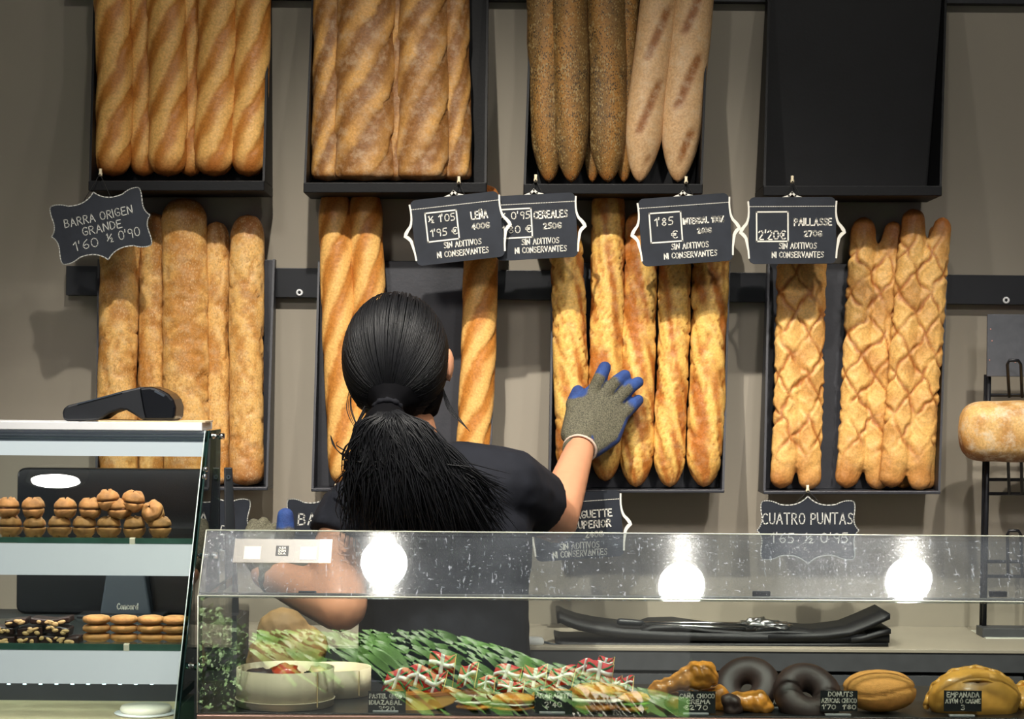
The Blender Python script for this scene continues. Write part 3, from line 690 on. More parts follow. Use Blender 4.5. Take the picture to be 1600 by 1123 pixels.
std = [('SIN ADITIVOS', 5, -24, 8.8, 58), ('NI CONSERVANTES', 4, -38, 8.8, 80)]
printed('black printed price sign reading LEÑA 400G', 715, 357, 6.5, 139, 103, [('box', -48, -16, 1, 29), ("½ 1'05", -23, 19, 11, 41), ("1'95 €", -22, -3, 11, 41), ('LEÑA', 36, 17, 11.5, 25, 2.0), ('400G', 36, 0, 8.5, 27, 1.9)] + std,
        (717, 284, -.172, 'ivory peg holding the LEÑA sign'), YS - .012)
printed('black printed price sign reading CEREALES 250G', 837, 354, 3, 128, 101, [('box', -58, -16, -6, 29), ("½ 0'95", -31, 19, 11, 45), ("1'80 €", -30, -3, 11, 45), ('CEREALES', 24, 18, 11, 52, 2.0), ('250G', 26, 0, 8.5, 27, 1.9), ('SIN ADITIVOS', 6, -23, 8.8, 58), ('NI CONSERVANTES', 6, -36, 8.8, 80)],
        (837, 281, -.172, 'ivory peg holding the CEREALES sign'))
printed('black printed price sign reading INTEGRAL 100% 260G', 1071, 359, 4, 142, 106, [('box', -55, -17, -6, 29), ("1'85", -33, 15, 12, 28, 1.5), ('€', -18, -6, 12, 9), ('INTEGRAL 100%', 29, 13, 8.8, 63, 1.9), ('260G', 29, -3, 7.5, 21, 1.8), ('SIN ADITIVOS', 5, -25, 8.8, 58), ('NI CONSERVANTES', 5, -39, 8.8, 82)],
        (1072, 284, -.172, 'ivory peg holding the INTEGRAL sign'))
printed('black printed price sign reading PAILLASSE 270G below the empty tray', 1238, 360, .3, 136, 104, [('box', -56, -17, -7, 29), ("2'20€", -32, -7, 14, 41, 2.0), ('PAILLASSE', 32, 13, 10.5, 58, 2.0), ('270G', 32, -5, 8.5, 27, 1.9), ('SIN ADITIVOS', 8, -24, 8.8, 58), ('NI CONSERVANTES', 8, -38, 8.8, 80)],
        (1238, 283, -.172, 'ivory peg holding the PAILLASSE sign'))
printed('black printed price sign reading BAGUETTE SUPERIOR beside the raised arm', 903, 821, 4, 138, 104, [('BAGUETTE', 22, 17, 11, 64, 1.9), ('SUPERIOR', 22, 1, 11, 58, 2.0), ('240G', 24, -15, 8.5, 27, 1.9), ('SIN ADITIVOS', 0, -31, 9.5, 62), ('NI CONSERVANTES', 0, -43, 9.5, 84)],
        (900, 762, -.139, 'ivory peg holding the BAGUETTE SUPERIOR sign'), -.152)
GC = 'hanging price signs'
sign('black scalloped chalk sign reading BARRA ORIGEN GRANDE', 158, 353, 12.5, YS, scallop(158, 108), (157, 272, -.172, 'ivory peg holding the BARRA ORIGEN sign'),
     [('BARRA ORIGEN', -1, 15, 12.5, 108, 1.4), ('GRANDE', 1, -3, 12.5, 62, 1.4), ("1'60", -29, -23, 14, 38, 1.3), ("½ 0'90", 31, -21, 14, 52, 1.3)], 'chalk', GC)
sign('black scalloped chalk sign reading CUATRO PUNTAS', 1262, 828, 0, -.152, scallop(160, 106), (1262, 766, -.139, 'ivory peg holding the CUATRO PUNTAS sign'),
     [('CUATRO PUNTAS', -1, 18, 17, 140, 1.8), ("1'65", -40, -12, 15, 35, 1.6), ("½ 0'95", 29, -12, 15, 66, 1.6)], 'chalk', GC)
sign('black chalk sign with letters BA half hidden behind the woman', 514, 821, 0, -.152, scallop(142, 96), (525, 764, -.139, 'ivory peg hidden behind the woman'),
     [('BARRA', -10, 10, 17, 76, 2.3)], 'chalk', GC)
sign('black chalk sign half hidden behind the left cookie case', 318, 816, -8, -.152, scallop(150, 104), (320, 763, -.139, 'ivory peg behind the left cookie case'),
     [('BARRE', -2, -8, 14, 84, 1.5)], 'chalk', GC)

# ------------------------------------------------------------------ back counter
CF = -.33; cz = P(1100, 1012, CF).z
t = thing('back_counter', 'long dark grey back counter with a pale worktop along the wall', 'counter', (0, CF, 0))
MB().box((-2.2, CF, cz - .006), (2.4, -.001, cz)).obj('worktop', M_counter, t, bevel=.001)
MB().box((-2.2, CF + .002, cz - .038), (2.4, -.001, cz - .006)).obj('worktop_edge', M_cfront, t)
MB().box((-2.2, CF + .03, cz - .044), (2.4, -.001, cz - .038)).obj('recess', M_gap, t)
for i in range(6):
    MB().box((-2.2 + i * .766 + .002, CF + .006, .1), (-2.2 + (i + 1) * .766 - .002, -.001, cz - .044)).obj('front_panel', M_cfront, t, bevel=.0015)
MB().box((-2.2, CF + .06, 0), (2.4, -.001, .1)).obj('plinth', M_gap, t)

def sheet(label, pts, Y0, Y1, th, mtl, name, cat, group=None):
    """curled flexible sheet: profile given in pixels, depth from Y0 to Y1"""
    up = [P(x, y, Y0) for x, y in pts]; mb = MB(); n = len(up); vs = []
    for q in up:
        for yy in (Y0, Y1):
            vs += [Vector((q.x, yy, q.z)), Vector((q.x, yy, q.z + th))]
    fs = []
    for i in range(n - 1):
        a, b = 4 * i, 4 * (i + 1)
        fs += [(a, b, b+1, a+1), (a+2, a+3, b+3, b+2), (a+1, b+1, b+3, a+3), (a, a+2, b+2, b)]
    fs += [(0, 1, 3, 2), (4*n-4, 4*n-2, 4*n-1, 4*n-3)]
    return tag(MB().add(vs, fs).obj(name, mtl, None, True, origin=up[n // 2]), label, cat, group)
GB = 'black baking mats on the back counter'
sheet('lowest black baking mat lying flat on the back counter', [(868, 1007), (880, 1010), (1000, 1011), (1150, 1011), (1300, 1011), (1388, 1010)], -.30, -.14, .006, M_mat, 'baking_mat', 'mat', GB)
sheet('black baking mat with its left end curled up highest', [(871, 974), (876, 973), (885, 978), (905, 985), (935, 991), (975, 996), (1050, 1000), (1180, 1003), (1390, 1004)], -.298, -.15, .0135, M_mat, 'baking_mat', 'mat', GB)
sheet('black baking mat bulging under the tongs', [(1000, 991), (1020, 984), (1060, 983), (1110, 990), (1170, 994), (1220, 991), (1262, 993), (1300, 1000)], -.296, -.16, .006, M_mat, 'baking_mat', 'mat', GB)
sheet('black baking mat with its right end curled up', [(1200, 1000), (1290, 998), (1330, 993), (1355, 983), (1380, 972), (1391, 967)], -.299, -.15, .009, M_mat, 'baking_mat', 'mat', GB)
sheet('lower curled corner of a black baking mat at its right end', [(1330, 1004), (1350, 1001), (1375, 994), (1392, 990)], -.301, -.18, .008, M_mat, 'baking_mat', 'mat', GB)
# tongs
t = thing('serving_tongs', 'steel serving tongs with black handle lying on the mats', 'tongs', P(1100, 985, -.28))
MB().tube([P(964, 971, -.28), P(968, 971, -.28), P(1000, 973, -.28), P(1006, 973, -.28)], [.004, .0062, .0055, .003], 10).obj('handle', M_blackpl, t, True)
for dy in (-1, 5): MB().tube([P(1002, 973 + dy * .4, -.28), P(1100, 974 + dy, -.28), P(1165, 976 + dy * 1.3, -.28)], .0028, 8).obj('arm', M_steel, t, True)
M_clear = glass('clear_plastic', (214, 220, 222), .22, .08, .22, .3)
for k, (x, y, rx, rz) in enumerate(((1178, 972, .020, .0075), (1198, 977, .026, .0085), (1222, 979, .016, .0075))):
    MB().ellipsoid(P(x, y, -.28), (rx, .014, rz), 22, 14, Matrix.Rotation(.12 * (k - 1), 3, 'Y'), .75, k * 2 + 1).obj('clear_scoop', M_clear, t, True)
q = P(836, 1001, -.3)
t = thing('white_marker', 'short white marker on the back counter beside the woman', 'marker', P(822, 1008, -.3))
MB().tube([P(800, 1001, -.3), P(840, 1002, -.3), P(847, 1002, -.3), P(850, 1002, -.3)], [.0085, .0085, .0075, .003], 14).obj('barrel', M_white, t, True)
MB().tube([P(850, 1003, -.3), P(862, 1006, -.3), P(872, 1007, -.3)], [.0022, .0016, .0012], 8).obj('cord', M_greypl, t, True)

# ------------------------------------------------------------------ wire rack at right
RY = -.12
t = thing('wire_rack', 'black wire bread rack standing at the right edge', 'rack', P(1600, 1012, RY))
def bar(a, b, r=.0032, nm='wire', Y=RY, Y2=None): MB().tube([P(a[0], a[1], Y), P(b[0], b[1], Y2 if Y2 is not None else Y)], r, 8).obj(nm, M_wire, t, True)
bar((1545, 585), (1537, 1012), .0045, 'post'); bar((1540, 585), (1532, 1012), .003, 'post', RY + .015)
bar((1755, 585), (1752, 1012), .0045, 'post')
for y in (617, 749, 771, 877, 900): bar((1541, y), (1755, y + 1), .003, 'rung')
for y0, y1 in ((563, 620), (687, 771), (829, 900)):
    for x0 in (1573, 1640, 1705):
        a = [P(x0 + (2 if y0 > 800 else 4), y1, RY - .004), P(x0 + 1, y0 + 6, RY - .05), P(x0 + 4, y0, RY - .055), P(x0 + 18, y0, RY - .055), P(x0 + 22, y0 + 6, RY - .05), P(x0 + 24, y1, RY - .004)]
        MB().tube(a, .0028, 8).obj('guard_loop', M_wire, t, True)
a, b = P(1535, 996, RY - .04), P(1755, 983, RY - .04)
MB().box((a.x, RY - .04, a.z), (b.x, RY + .01, b.z)).obj('lower_shelf', M_cfront, t, bevel=.001)
for sx in (1537, 1752):
    q = P(sx, 1013, RY); MB().lathe([(.001, cz), (.009, cz), (.009, cz + .004), (.004, cz + .012), (.001, cz + .013)], 14, Matrix.Translation((q.x, RY, 0))).obj('foot', M_wire, t, True)
a, b = P(1541, 588, -.13), P(1700, 492, -.13)
t = thing('slate_board', 'grey slate board with pink flecks leaning on the wire rack', 'board', (a.x, -.13, a.z))
MB().box((a.x, -.136, a.z), (b.x, -.13, b.z)).obj('slab', M_slate, t, bevel=.001)
fl = random.Random(5)
for i in range(14):
    q = P(fl.uniform(1546, 1690), fl.uniform(498, 572), -.1365); MB().lathe([(.0002, .0006), (.0013, .0003), (.0014, 0)], 6, Matrix.Translation(q) @ Matrix.Rotation(PI / 2, 4, 'X')).obj('fleck', M_dot, t)
# loaf on rack
c = P(1590, 674, -.155); mb = MB(); off = Vector((4, 2, 1)); vs = []; nu, nv = 44, 36; sco = []; tp = []
for i in range(nu + 1):
    u = i / nu; e = max(.02, (1 - abs(2 * u - 1) ** 6)) ** (1 / 2.6)
    for k in range(nv):
        g = 2 * PI * k / nv; cy, czz = math.cos(g), math.sin(g)
        sx = math.copysign(abs(cy) ** .75, cy); szz = math.copysign(abs(czz) ** .75, czz)
        n_ = 1 + .05 * noise.noise(Vector((u * 5, cy, czz)) + off)
        vs.append(Vector((c.x + (u - .5) * .205, c.y + sx * .05 * e * n_, c.z + szz * .054 * e * n_)))
        sco.append(sstep(-.2, .5, noise.noise(Vector((u * 7, cy * 2, czz * 2)) + off) + .25)); tp.append(.9 * sstep(-.35, -.95, czz))
fs = [(i*nv+k, (i+1)*nv+k, (i+1)*nv+(k+1) % nv, i*nv+(k+1) % nv) for i in range(nu) for k in range(nv)] + [list(range(nv)), list(range((nu + 1) * nv - 1, nu * nv - 1, -1))]
o = MB().add(vs, fs).obj('tin_loaf', crust('crust_tin', (196, 146, 84), (222, 180, 116), (112, 66, 30), flour=.8, flour_c=(226, 212, 184)), None, True, origin=c)
for nm, dat in (('score', sco), ('tip', tp)):
    at = o.data.attributes.new(nm, 'FLOAT', 'POINT'); at.data.foreach_set('value', dat)
tag(o, 'floury brown tin loaf resting on the wire rack', 'bread')
a, b = P(1540, 1012, -.17), P(1680, 997, -.17)
t = thing('storage_box', 'pale translucent storage box under the wire rack shelf', 'box', (a.x, -.17, cz))
MB().box((a.x + .004, -.17, cz), (b.x, -.06, b.z - .003)).obj('body', plain('frosted_plastic', (186, 186, 172), .35), t, bevel=.003)
MB().box((a.x, -.174, b.z - .003), (b.x + .004, -.056, b.z)).obj('lid', plain('frosted_lid', (200, 200, 188), .35), t, bevel=.001)

# ------------------------------------------------------------------ the woman
PY0 = -.55
wx = P(690, 1010, PY0).x
woman = thing('person', 'woman seen from behind in black t-shirt and gloves, black ponytail, reaching into a bread tray', 'person', (wx, PY0, 0))
def ring(px, py, Y, hw, dp, n=20):
    c = P(px, py, Y); h = hw * S(Y)
    return [c + Vector((h * math.cos(2*PI*k/n), dp * math.sin(2*PI*k/n), 0)) for k in range(n)]
def rings(spec, grow=0):
    rr = [ring(px, py, Y, hw + grow * 980, d + grow) for px, py, Y, hw, d in spec]
    return [rr[i] + rr[i + 1] for i in range(len(rr) - 1)]
torso = [(640, 700, -.555, 46, .042), (648, 722, -.555, 62, .05), (664, 742, -.555, 112, .068), (674, 775, -.555, 146, .088), (678, 815, -.555, 150, .1), (688, 870, -.555, 140, .104),
         (694, 940, -.55, 128, .1), (694, 1010, -.55, 130, .102), (692, 1080, -.55, 146, .108), (692, 1150, -.55, 152, .11)]
SH_R, EL_R, WR_R = P(792, 757, -.56), P(868, 812, -.37), P(906, 702, -.205)
SH_L, EL_L, WR_L = P(556, 800, -.56), P(532, 944, -.665), P(432, 903, -.575)
HC = P(620, 563, -.56)
hr = .079
body = [ell(HC, (hr, .092, .105)), ell(HC + Vector((.012, .045, -.05)), (.058, .05, .062)), cap(HC + Vector((.03, .092, -.02)), .008, HC + Vector((.034, .104, -.038)), .011),
        cap(HC + Vector((0, .0, -.06)), .052, P(640, 720, -.555), .054)]
for s_ in (-1, 1):
    e0 = HC + Vector((s_ * .080 + .002, -.004 - .012 * s_, -.006)); body.append(ell(e0, (.0085, .018, .03)))
body += rings(torso, -.008)
mid = P(850, 790, -.44)
body += [cap(SH_R, .052, P(838, 792, -.46), .045), cap(P(838, 792, -.46), .045, EL_R, .040), cap(EL_R, .0395, EL_R.lerp(WR_R, .35), .036), cap(EL_R.lerp(WR_R, .35), .036, WR_R, .0265), cap(WR_R, .0265, WR_R + (WR_R - EL_R).normalized() * .03, .024)]
body += [cap(SH_L, .05, P(528, 870, -.60), .044), cap(P(528, 870, -.60), .044, EL_L, .043), cap(EL_L, .043, EL_L.lerp(WR_L, .4), .038), cap(EL_L.lerp(WR_L, .4), .038, WR_L, .029), cap(WR_L, .028, WR_L + (WR_L - EL_L).normalized() * .025, .025)]
for s_ in (-1, 1):
    hx = wx + s_ * .082
    body += [cap((hx, PY0, .84), .08, (wx + s_ * .085, PY0 + .01, .46), .055), cap((wx + s_ * .085, PY0 + .01, .46), .054, (wx + s_ * .085, PY0 - .01, .09), .036), cap((wx + s_ * .085, PY0 - .02, .04), .034, (wx + s_ * .095, PY0 + .12, .032), .028)]
bo = union('body', body, .0055, 8, (wx, PY0, 0)); link('body', bo, M_skin, woman, True, (wx, PY0, 0))
shirt = rings(torso[1:9], .004)
shirt += [cap(P(612, 748, -.555), .05, SH_L, .056), cap(P(715, 742, -.56), .055, SH_R, .060), capf(SH_R, .060, P(835, 786, -.468), .0585), capf(SH_L + Vector((0, 0, .0)), .058, P(530, 846, -.585), .052),
          cap(P(750, 775, -.56), .075, P(790, 765, -.55), .06), cap(P(600, 790, -.56), .07, SH_L, .054)]
so = union('tshirt', shirt, .005, 6, (wx, PY0, 0))
for v, nrm in zip(so.vertices, [v.normal.copy() for v in so.vertices]):      # soft folds
    c = v.co.copy(); v.co = c + nrm * (.0035 * noise.noise(Vector((c.x * 9 + c.z * 6, c.y * 6, c.z * 13))) + .0015 * noise.noise(c * 42))
link('tshirt', so, M_shirt, woman, True, (wx, PY0, 0))
tr = rings([(692, 1050, -.55, 138, .106), (692, 1110, -.55, 152, .114), (692, 1165, -.55, 158, .116)], .006)
for s_ in (-1, 1):
    tr += [cap((wx + s_ * .08, PY0, .84), .088, (wx + s_ * .085, PY0 + .01, .46), .066), capf((wx + s_ * .085, PY0 + .01, .46), .066, (wx + s_ * .085, PY0 - .01, .07), .058)]
link('trousers', union('trousers', tr, .008, 4, (wx, PY0, 0)), M_jean, woman, True, (wx, PY0, 0))
for s_ in (-1, 1):
    me = union('shoe', [cap((wx + s_ * .085, PY0 - .03, .045), .042, (wx + s_ * .097, PY0 + .14, .036), .034), cap((wx + s_ * .085, PY0 - .01, .06), .045, (wx + s_ * .085, PY0 - .01, .1), .044)], .006, 3, (wx, PY0, 0))
    for v in me.vertices: v.co.z = max(v.co.z, .001)
    link('shoe', me, M_shoe, woman, True, (wx, PY0, 0))
for s_ in (-1, 1):
    q = HC + Vector((.028 + s_ * .03, .088 - .006 * s_, .002)); MB().ellipsoid(q, (.011, .008, .007), 12, 8).obj('eye', M_white, woman, True)
# gloves: knitted back, blue dipped palm and fingertips
def glove_mat():
    m, nt, bs = nodes('knit_glove')
    at = nt.nodes.new('ShaderNodeAttribute'); at.attribute_name = 'dip'
    n = tex_noise(nt, 520, 2); r = ramp(nt, n.outputs['Fac'], [(.35, lin((58, 56, 44))), (.65, lin((106, 102, 82)))])
    n2 = tex_noise(nt, 60, 3); r2 = ramp(nt, n2.outputs['Fac'], [(.3, lin((26, 48, 100))), (.7, lin((40, 72, 134)))])
    c = mixc(nt, at.outputs['Fac'], r.outputs[0], r2.outputs[0]); nt.links.new(c, bs.inputs['Base Color'])
    bs.inputs['Roughness'].default_value = .8; bump(nt, bs, n.outputs['Fac'], .6, .0015); return m
M_glove = glove_mat()
def glove(label, palm, fingers, cuff, side, blue=(0, 1, 2, 3, 4)):
    """palm: list of (px,py,Y,r); fingers: lists of such points from knuckle to tip"""
    sph = lambda q: [P(q[0], q[1], q[2]) + d * q[3] for d in SPH]
    f = []; pc = P(*palm[0][:3])
    for h_ in palm_hulls(palm): f.append([p for q in h_ for p in sph(q)])
    for fg in fingers:
        for a, b in zip(fg, fg[1:]): f.append(sph(a) + sph(b))
    f.append([p for q in cuff for p in sph(q)])
    me = union('glove', f, .0024, 4, (wx, PY0, 0)); tips_ = [P(*fingers[k][-1][:3]) for k in blue]; dip = []
    side = Vector(side).normalized(); o_ = Vector((wx, PY0, 0)); cw = P(*cuff[0][:3])
    for v, nrm in zip(me.vertices, [v.normal.copy() for v in me.vertices]):
        w_ = v.co + o_; d = min((w_ - q).length for q in tips_)
        a = nrm.dot(side) + .18 * noise.noise(w_ * 60)
        b = max(sstep(.22, .4, a), sstep(.026, .021, d + .003 * noise.noise(w_ * 90)))
        dip.append(b * sstep(.012, .03, (w_ - cw).length))
    at = me.attributes.new('dip', 'FLOAT', 'POINT'); at.data.foreach_set('value', dip)
    o = link('glove', me, M_glove, woman, True, (wx, PY0, 0)); o['label'] = label; return o
def palm_hulls(p): return [p]
g = glove('grey knitted glove with blue palm on the raised right hand',
      [(906, 690, -.187, .021), (892, 678, -.182, .019), (926, 700, -.185, .019), (898, 640, -.165, .016), (924, 612, -.155, .0125), (945, 614, -.153, .0125), (962, 626, -.153, .0125), (974, 646, -.155, .0125), (956, 682, -.168, .017)],
      [[(926, 616, -.156, .0132), (938, 590, -.156, .0126), (945, 574, -.147, .0116)], [(946, 618, -.155, .0132), (964, 596, -.156, .0126), (976, 587, -.147, .0116)],
       [(962, 630, -.155, .0128), (985, 605, -.156, .0118), (997, 597, -.148, .0106)], [(974, 648, -.156, .0125), (988, 634, -.156, .0115), (997, 625, -.148, .0105)],
       [(905, 665, -.168, .015), (895, 632, -.158, .0135), (903, 611, -.15, .0115)]],
      [(902, 702, -.2, .0275), (908, 690, -.19, .026)], (.82, .35, -.42))
hem = []
ax = (WR_R - EL_R).normalized(); a_ = ax.orthogonal().normalized(); b_ = ax.cross(a_); hc = WR_R + ax * .002
MB().tube([hc + (a_ * math.cos(2*PI*k/24) + b_ * math.sin(2*PI*k/24)) * .0285 for k in range(25)], .0022, 6, False).obj('glove_hem', M_glhem, g, True)
glove('grey knitted glove with blue fingertips on the lowered left hand',
      [(425, 896, -.56, .026), (405, 875, -.55, .022), (440, 866, -.552, .022), (398, 850, -.545, .016), (428, 846, -.545, .015)],
      [[(443, 862, -.555, .016), (446, 832, -.56, .0155), (446, 806, -.558, .0135)], [(400, 852, -.545, .0125), (402, 832, -.54, .0115), (412, 816, -.52, .0095)],
       [(414, 850, -.545, .0125), (418, 836, -.54, .011), (430, 824, -.52, .0085)], [(398, 858, -.55, .0125), (390, 838, -.545, .0115), (396, 818, -.53, .009)],
       [(428, 850, -.545, .0125), (434, 840, -.53, .011), (436, 830, -.51, .0095)]],
      [(432, 902, -.572, .031), (424, 896, -.56, .028)], (.0, .9, .3), (0,))
# hair
TIE = P(606, 632, -.655)
cap_f = [ell(HC + Vector((-.001, -.014, .004)), (.0815, .090, .102)), cap(HC + Vector((0, -.03, -.03)), .066, TIE, .016), ell(HC + Vector((.004, -.004, -.05)), (.074, .066, .05)),
         cap(HC + Vector((.045, -.01, -.03)), .03, HC + Vector((.052, .0, -.075)), .016)]
tail_f = [cap(TIE, .016, P(604, 662, -.668), .034), cap(P(572, 676, -.662), .022, P(640, 676, -.66), .026), cap(P(600, 665, -.67), .034, P(612, 715, -.668), .05), cap(P(612, 715, -.668), .048, P(645, 765, -.645), .06), cap(P(645, 765, -.645), .06, P(672, 830, -.64), .055),
          cap(P(575, 680, -.665), .026, P(572, 720, -.66), .024), cap(P(660, 720, -.655), .035, P(715, 800, -.638), .035)]
hair_base = union('hair', cap_f + tail_f, .0045, 5, (wx, PY0, 0))
hobj = link('hair', hair_base, plain('hair_under', (8, 8, 11), .85, spec=.08), woman, True, (wx, PY0, 0))
sb = MB(); rnd = random.Random(21); hcen = HC + Vector((-.001, -.014, .004)); er = Vector((.0835, .092, .104))
td = TIE - hcen; tu = Vector((td.x / er.x, td.y / er.y, td.z / er.z)).normalized()
for i in range(1500):
    az = rnd.uniform(0, 2 * PI); am = rnd.uniform(1.7, 2.4) if i % 4 else rnd.uniform(1.2, 1.7)
    # start direction measured from the tie point
    a0 = tu.orthogonal().normalized(); b0 = tu.cross(a0)
    st = tu * math.cos(am) + (a0 * math.cos(az) + b0 * math.sin(az)) * math.sin(am)
    if st.y > .62: continue
    pts = []; off = rnd.uniform(.982, 1.0); wv = rnd.uniform(-.03, .03)
    for k in range(14):
        f = k / 13 * .985; q = tu * math.cos(am * (1 - f)) + (a0 * math.cos(az + wv * math.sin(f * 3)) + b0 * math.sin(az + wv * math.sin(f * 3))) * math.sin(am * (1 - f))
        pts.append(hcen + Vector((q.x * er.x, q.y * er.y, q.z * er.z)) * off)
    pts[-1] = pts[-1].lerp(TIE, .6)
    sb.tube(pts, [.0002, .0006] + [.0008] * 11 + [.0006], 4, False)
def px_curve(ctrl, n=12):
    pts = [P(*c) for c in ctrl]; m_ = len(pts) - 1; out = []
    for i in range(n + 1):
        t = i / n * m_; k = min(int(t), m_ - 1); f = t - k
        p0, p1, p2, p3 = pts[max(k-1, 0)], pts[k], pts[k+1], pts[min(k+2, m_)]
        out.append(.5 * ((2*p1) + (p2-p0)*f + (2*p0-5*p1+4*p2-p3)*f*f + (3*p1-p0-3*p2+p3)*f**3))
    return out
for i in range(1250):
    s_ = rnd.random(); ye = rnd.uniform(775, 885) - (95 * rnd.random() if s_ < .25 else 0) - (40 * rnd.random() if s_ > .85 else 0); dy = rnd.uniform(-.014, .006)
    x1 = lerp(566, 662, s_) + rnd.uniform(-8, 8); x2 = lerp(548, 708, s_) + rnd.uniform(-12, 12); xe = lerp(542, 790, s_) + rnd.uniform(-22, 22)
    bulge = -.018 * math.sin(PI * s_)
    c = [(606 + rnd.uniform(-10, 10), 634, -.668), (lerp(586, 634, s_), 648, -.688 + dy), (x1, 668 + rnd.uniform(-5, 5), -.695 + dy + bulge * .5), (x2, 712 + rnd.uniform(-8, 8), -.692 + bulge + dy), (lerp(x2, xe, .5) + rnd.uniform(-10, 10), lerp(712, ye, .5), -.688 + bulge + dy), (xe, ye, -.668 + dy)]
    pts = px_curve(c, 16); cl = random.Random(int(s_ * 17) * 7 + int(dy * 400)); A = cl.uniform(.002, .010) + rnd.uniform(-.001, .001); fq = cl.uniform(6, 12); p0_ = cl.uniform(0, 6) + rnd.uniform(-.3, .3)
    pts = [q + Vector((A * min(1, k / 6) * math.sin(fq * k / 16 + p0_), .3 * A * math.cos(fq * k / 16 + p0_), 0)) for k, q in enumerate(pts)]
    sb.tube(pts, [.0010] * 14 + [.0008, .0006, .0003], 4, False)
for i in range(26):                         # loose flicks
    j = rnd.uniform(-6, 6); c = [(570, 640 + j, -.645), (556 + j * .4, 668, -.66), (552 + j, 696 + j, -.665), (540 + j * .5, 712 + j * .5, -.66), (524 + j * .6, 700 + j * .7, -.65), (519 + j * .4, 686 + j, -.648)]
    sb.tube(px_curve(c, 12), .0006, 4, False)
for i in range(14):
    j = rnd.uniform(-7, 7); c = [(690 + j * .4, 600 + j, -.57), (700 + j * .6, 632, -.575), (712 + j, 650 + j * .5, -.58), (728 + j, 668 + j, -.585)]
    sb.tube(px_curve(c, 9), .0004, 4, False)
for i in range(8):
    j = rnd.uniform(-5, 5); sb.tube(px_curve([(548 + j * .3, 608 + j, -.60), (545 + j, 640, -.605), (560 + j, 676 + j, -.64)], 8), .0004, 4, False)
sb.obj('hair_strands', M_hair, hobj, True)['kind'] = 'stuff'
MB().tube([TIE + Vector(((.0185 + .0012 * math.sin(k * 2.6)) * math.cos(2*PI*k/28), -.011 - .010 * math.sin(2*PI*k/28), .011 * math.sin(2*PI*k/28) - .004)) for k in range(29)], [.0042 + .0012 * math.sin(k * 2.1) for k in range(29)], 8, False).obj('hair_tie', M_tie, hobj, True)

# ------------------------------------------------------------------ glass display case in front
DZ = P(800, 1117, CASE_Y).z; CB = -.70
XL = P(309, 1000, CASE_Y).x; XR = 1.35
t = dcase = thing('display_case', 'low glass pastry display case with a slanted scratched upper pane', 'display case', (0, CASE_Y, 0))
MB().box((XL, CASE_Y + .007, DZ - .012), (XR, CB, DZ)).obj('deck', plain('deck_black', (26, 28, 30), .35, var=.15), t, bevel=.001)
MB().box((XL, CASE_Y - .002, .0), (XR, CB + .0, DZ - .02)).obj('body', plain('case_body', (150, 146, 140), .5), t)
MB().box((XL, CASE_Y - .006, DZ - .02), (XR, CASE_Y + .006, DZ - .002)).obj('front_rail', plain('rail_bronze', (150, 120, 108), .3, .6), t, bevel=.001)
MB().box((XL, CASE_Y, DZ - .002), (XR, CASE_Y + .006, UP0)).obj('front_glass', M_front, t)
nv_ = Vector((0, math.cos(UP_A), -math.sin(UP_A))) * .006; top = Vector((0, UP_H * math.tan(UP_A), UP_H))
a = Vector((XL, CASE_Y, UP0 + .0012)); b = Vector((XR, CASE_Y, UP0 + .0012))
MB().hexa([a, b, b + nv_, a + nv_, a + top, b + top, b + top + nv_, a + top + nv_]).obj('upper_glass', M_upper, t)
M_edge = plain('polished_glass_edge', (206, 210, 192), .15, var=.1, scale=6)
MB().tube([a + Vector((0, -.0005, -.0004)), b + Vector((0, -.0005, -.0004))], .0011, 6).obj('glass_joint', M_edge, t, True)
MB().tube([a + top, b + top], .0010, 6).obj('glass_edge', M_edge, t, True)
MB().tube([a + Vector((0, -.001, 0)), Vector((XL, CASE_Y - .001, DZ))], .0008, 6).obj('glass_edge', M_edge, t, True)
MB().tube([a, a + top], .0008, 6).obj('glass_edge', M_edge, t, True)
MB().box((XL, CASE_Y + .007, DZ), (XL + .005, CB, UP0 - .002)).obj('side_glass', M_front, t)
c0 = a + top * .07 + nv_ * 1.2; c1 = b + top * .07 + nv_ * 1.2
MB().tube([c0, c1], .0022, 8).obj('hinge_strip', plain('hinge_clear', (96, 96, 92), .3), t, True)
for x in (480, 1190, 1560):
    q = P(x, 928, CASE_Y + .01); MB().box((q.x - .012, q.y, q.z - .004), (q.x + .012, q.y + .006, q.z + .004)).obj('hinge', M_blackpl, t, bevel=.001)
# clear sticker on the upper pane (its square codes left out)
up0 = Vector((0, CASE_Y, UP0 + .0012))
def on_plane(px, py, p0, n):
    c = Vector((0, CAMY, ZC)); d = (P(px, py, 0) - c).normalized(); return c + d * ((p0 - c).dot(n) / d.dot(n))
ctr = on_plane(442, 861, up0, UP_N) + UP_N * .0006; ux = Vector((1, 0, 0)); uz = top.normalized()
t = thing('info_sticker', 'clear pale sticker on the slanted upper pane of the display case', 'sticker', ctr)
def stk(pts, off): return [ctr + ux * (x * .00088) + uz * (z * .00104) + UP_N * off for x, z in pts]
M_film = glass('clear_film', (205, 200, 190), .05, .4, .05, .7)
def slab(pts, o0, o1): 
    a_ = stk(pts, o0); b_ = stk(pts, o1); n = len(pts); return MB().add(a_ + b_, [list(range(n - 1, -1, -1)), list(range(n, 2 * n))] + [(i, (i+1) % n, n+(i+1) % n, n+i) for i in range(n)])
slab([(-76, -19), (76, -19), (76, 19), (-76, 19)], 0, .0004).obj('film', M_film, t)
slab([(57, -19), (76, -19), (76, 19), (57, 19)], .0004, .0006).obj('white_end', plain('sticker_white', (236, 222, 204), .5), t)
slab([(-11, -8), (9, -8), (9, 8), (-11, 8)], .0004, .0006).obj('logo_square', M_card, t)
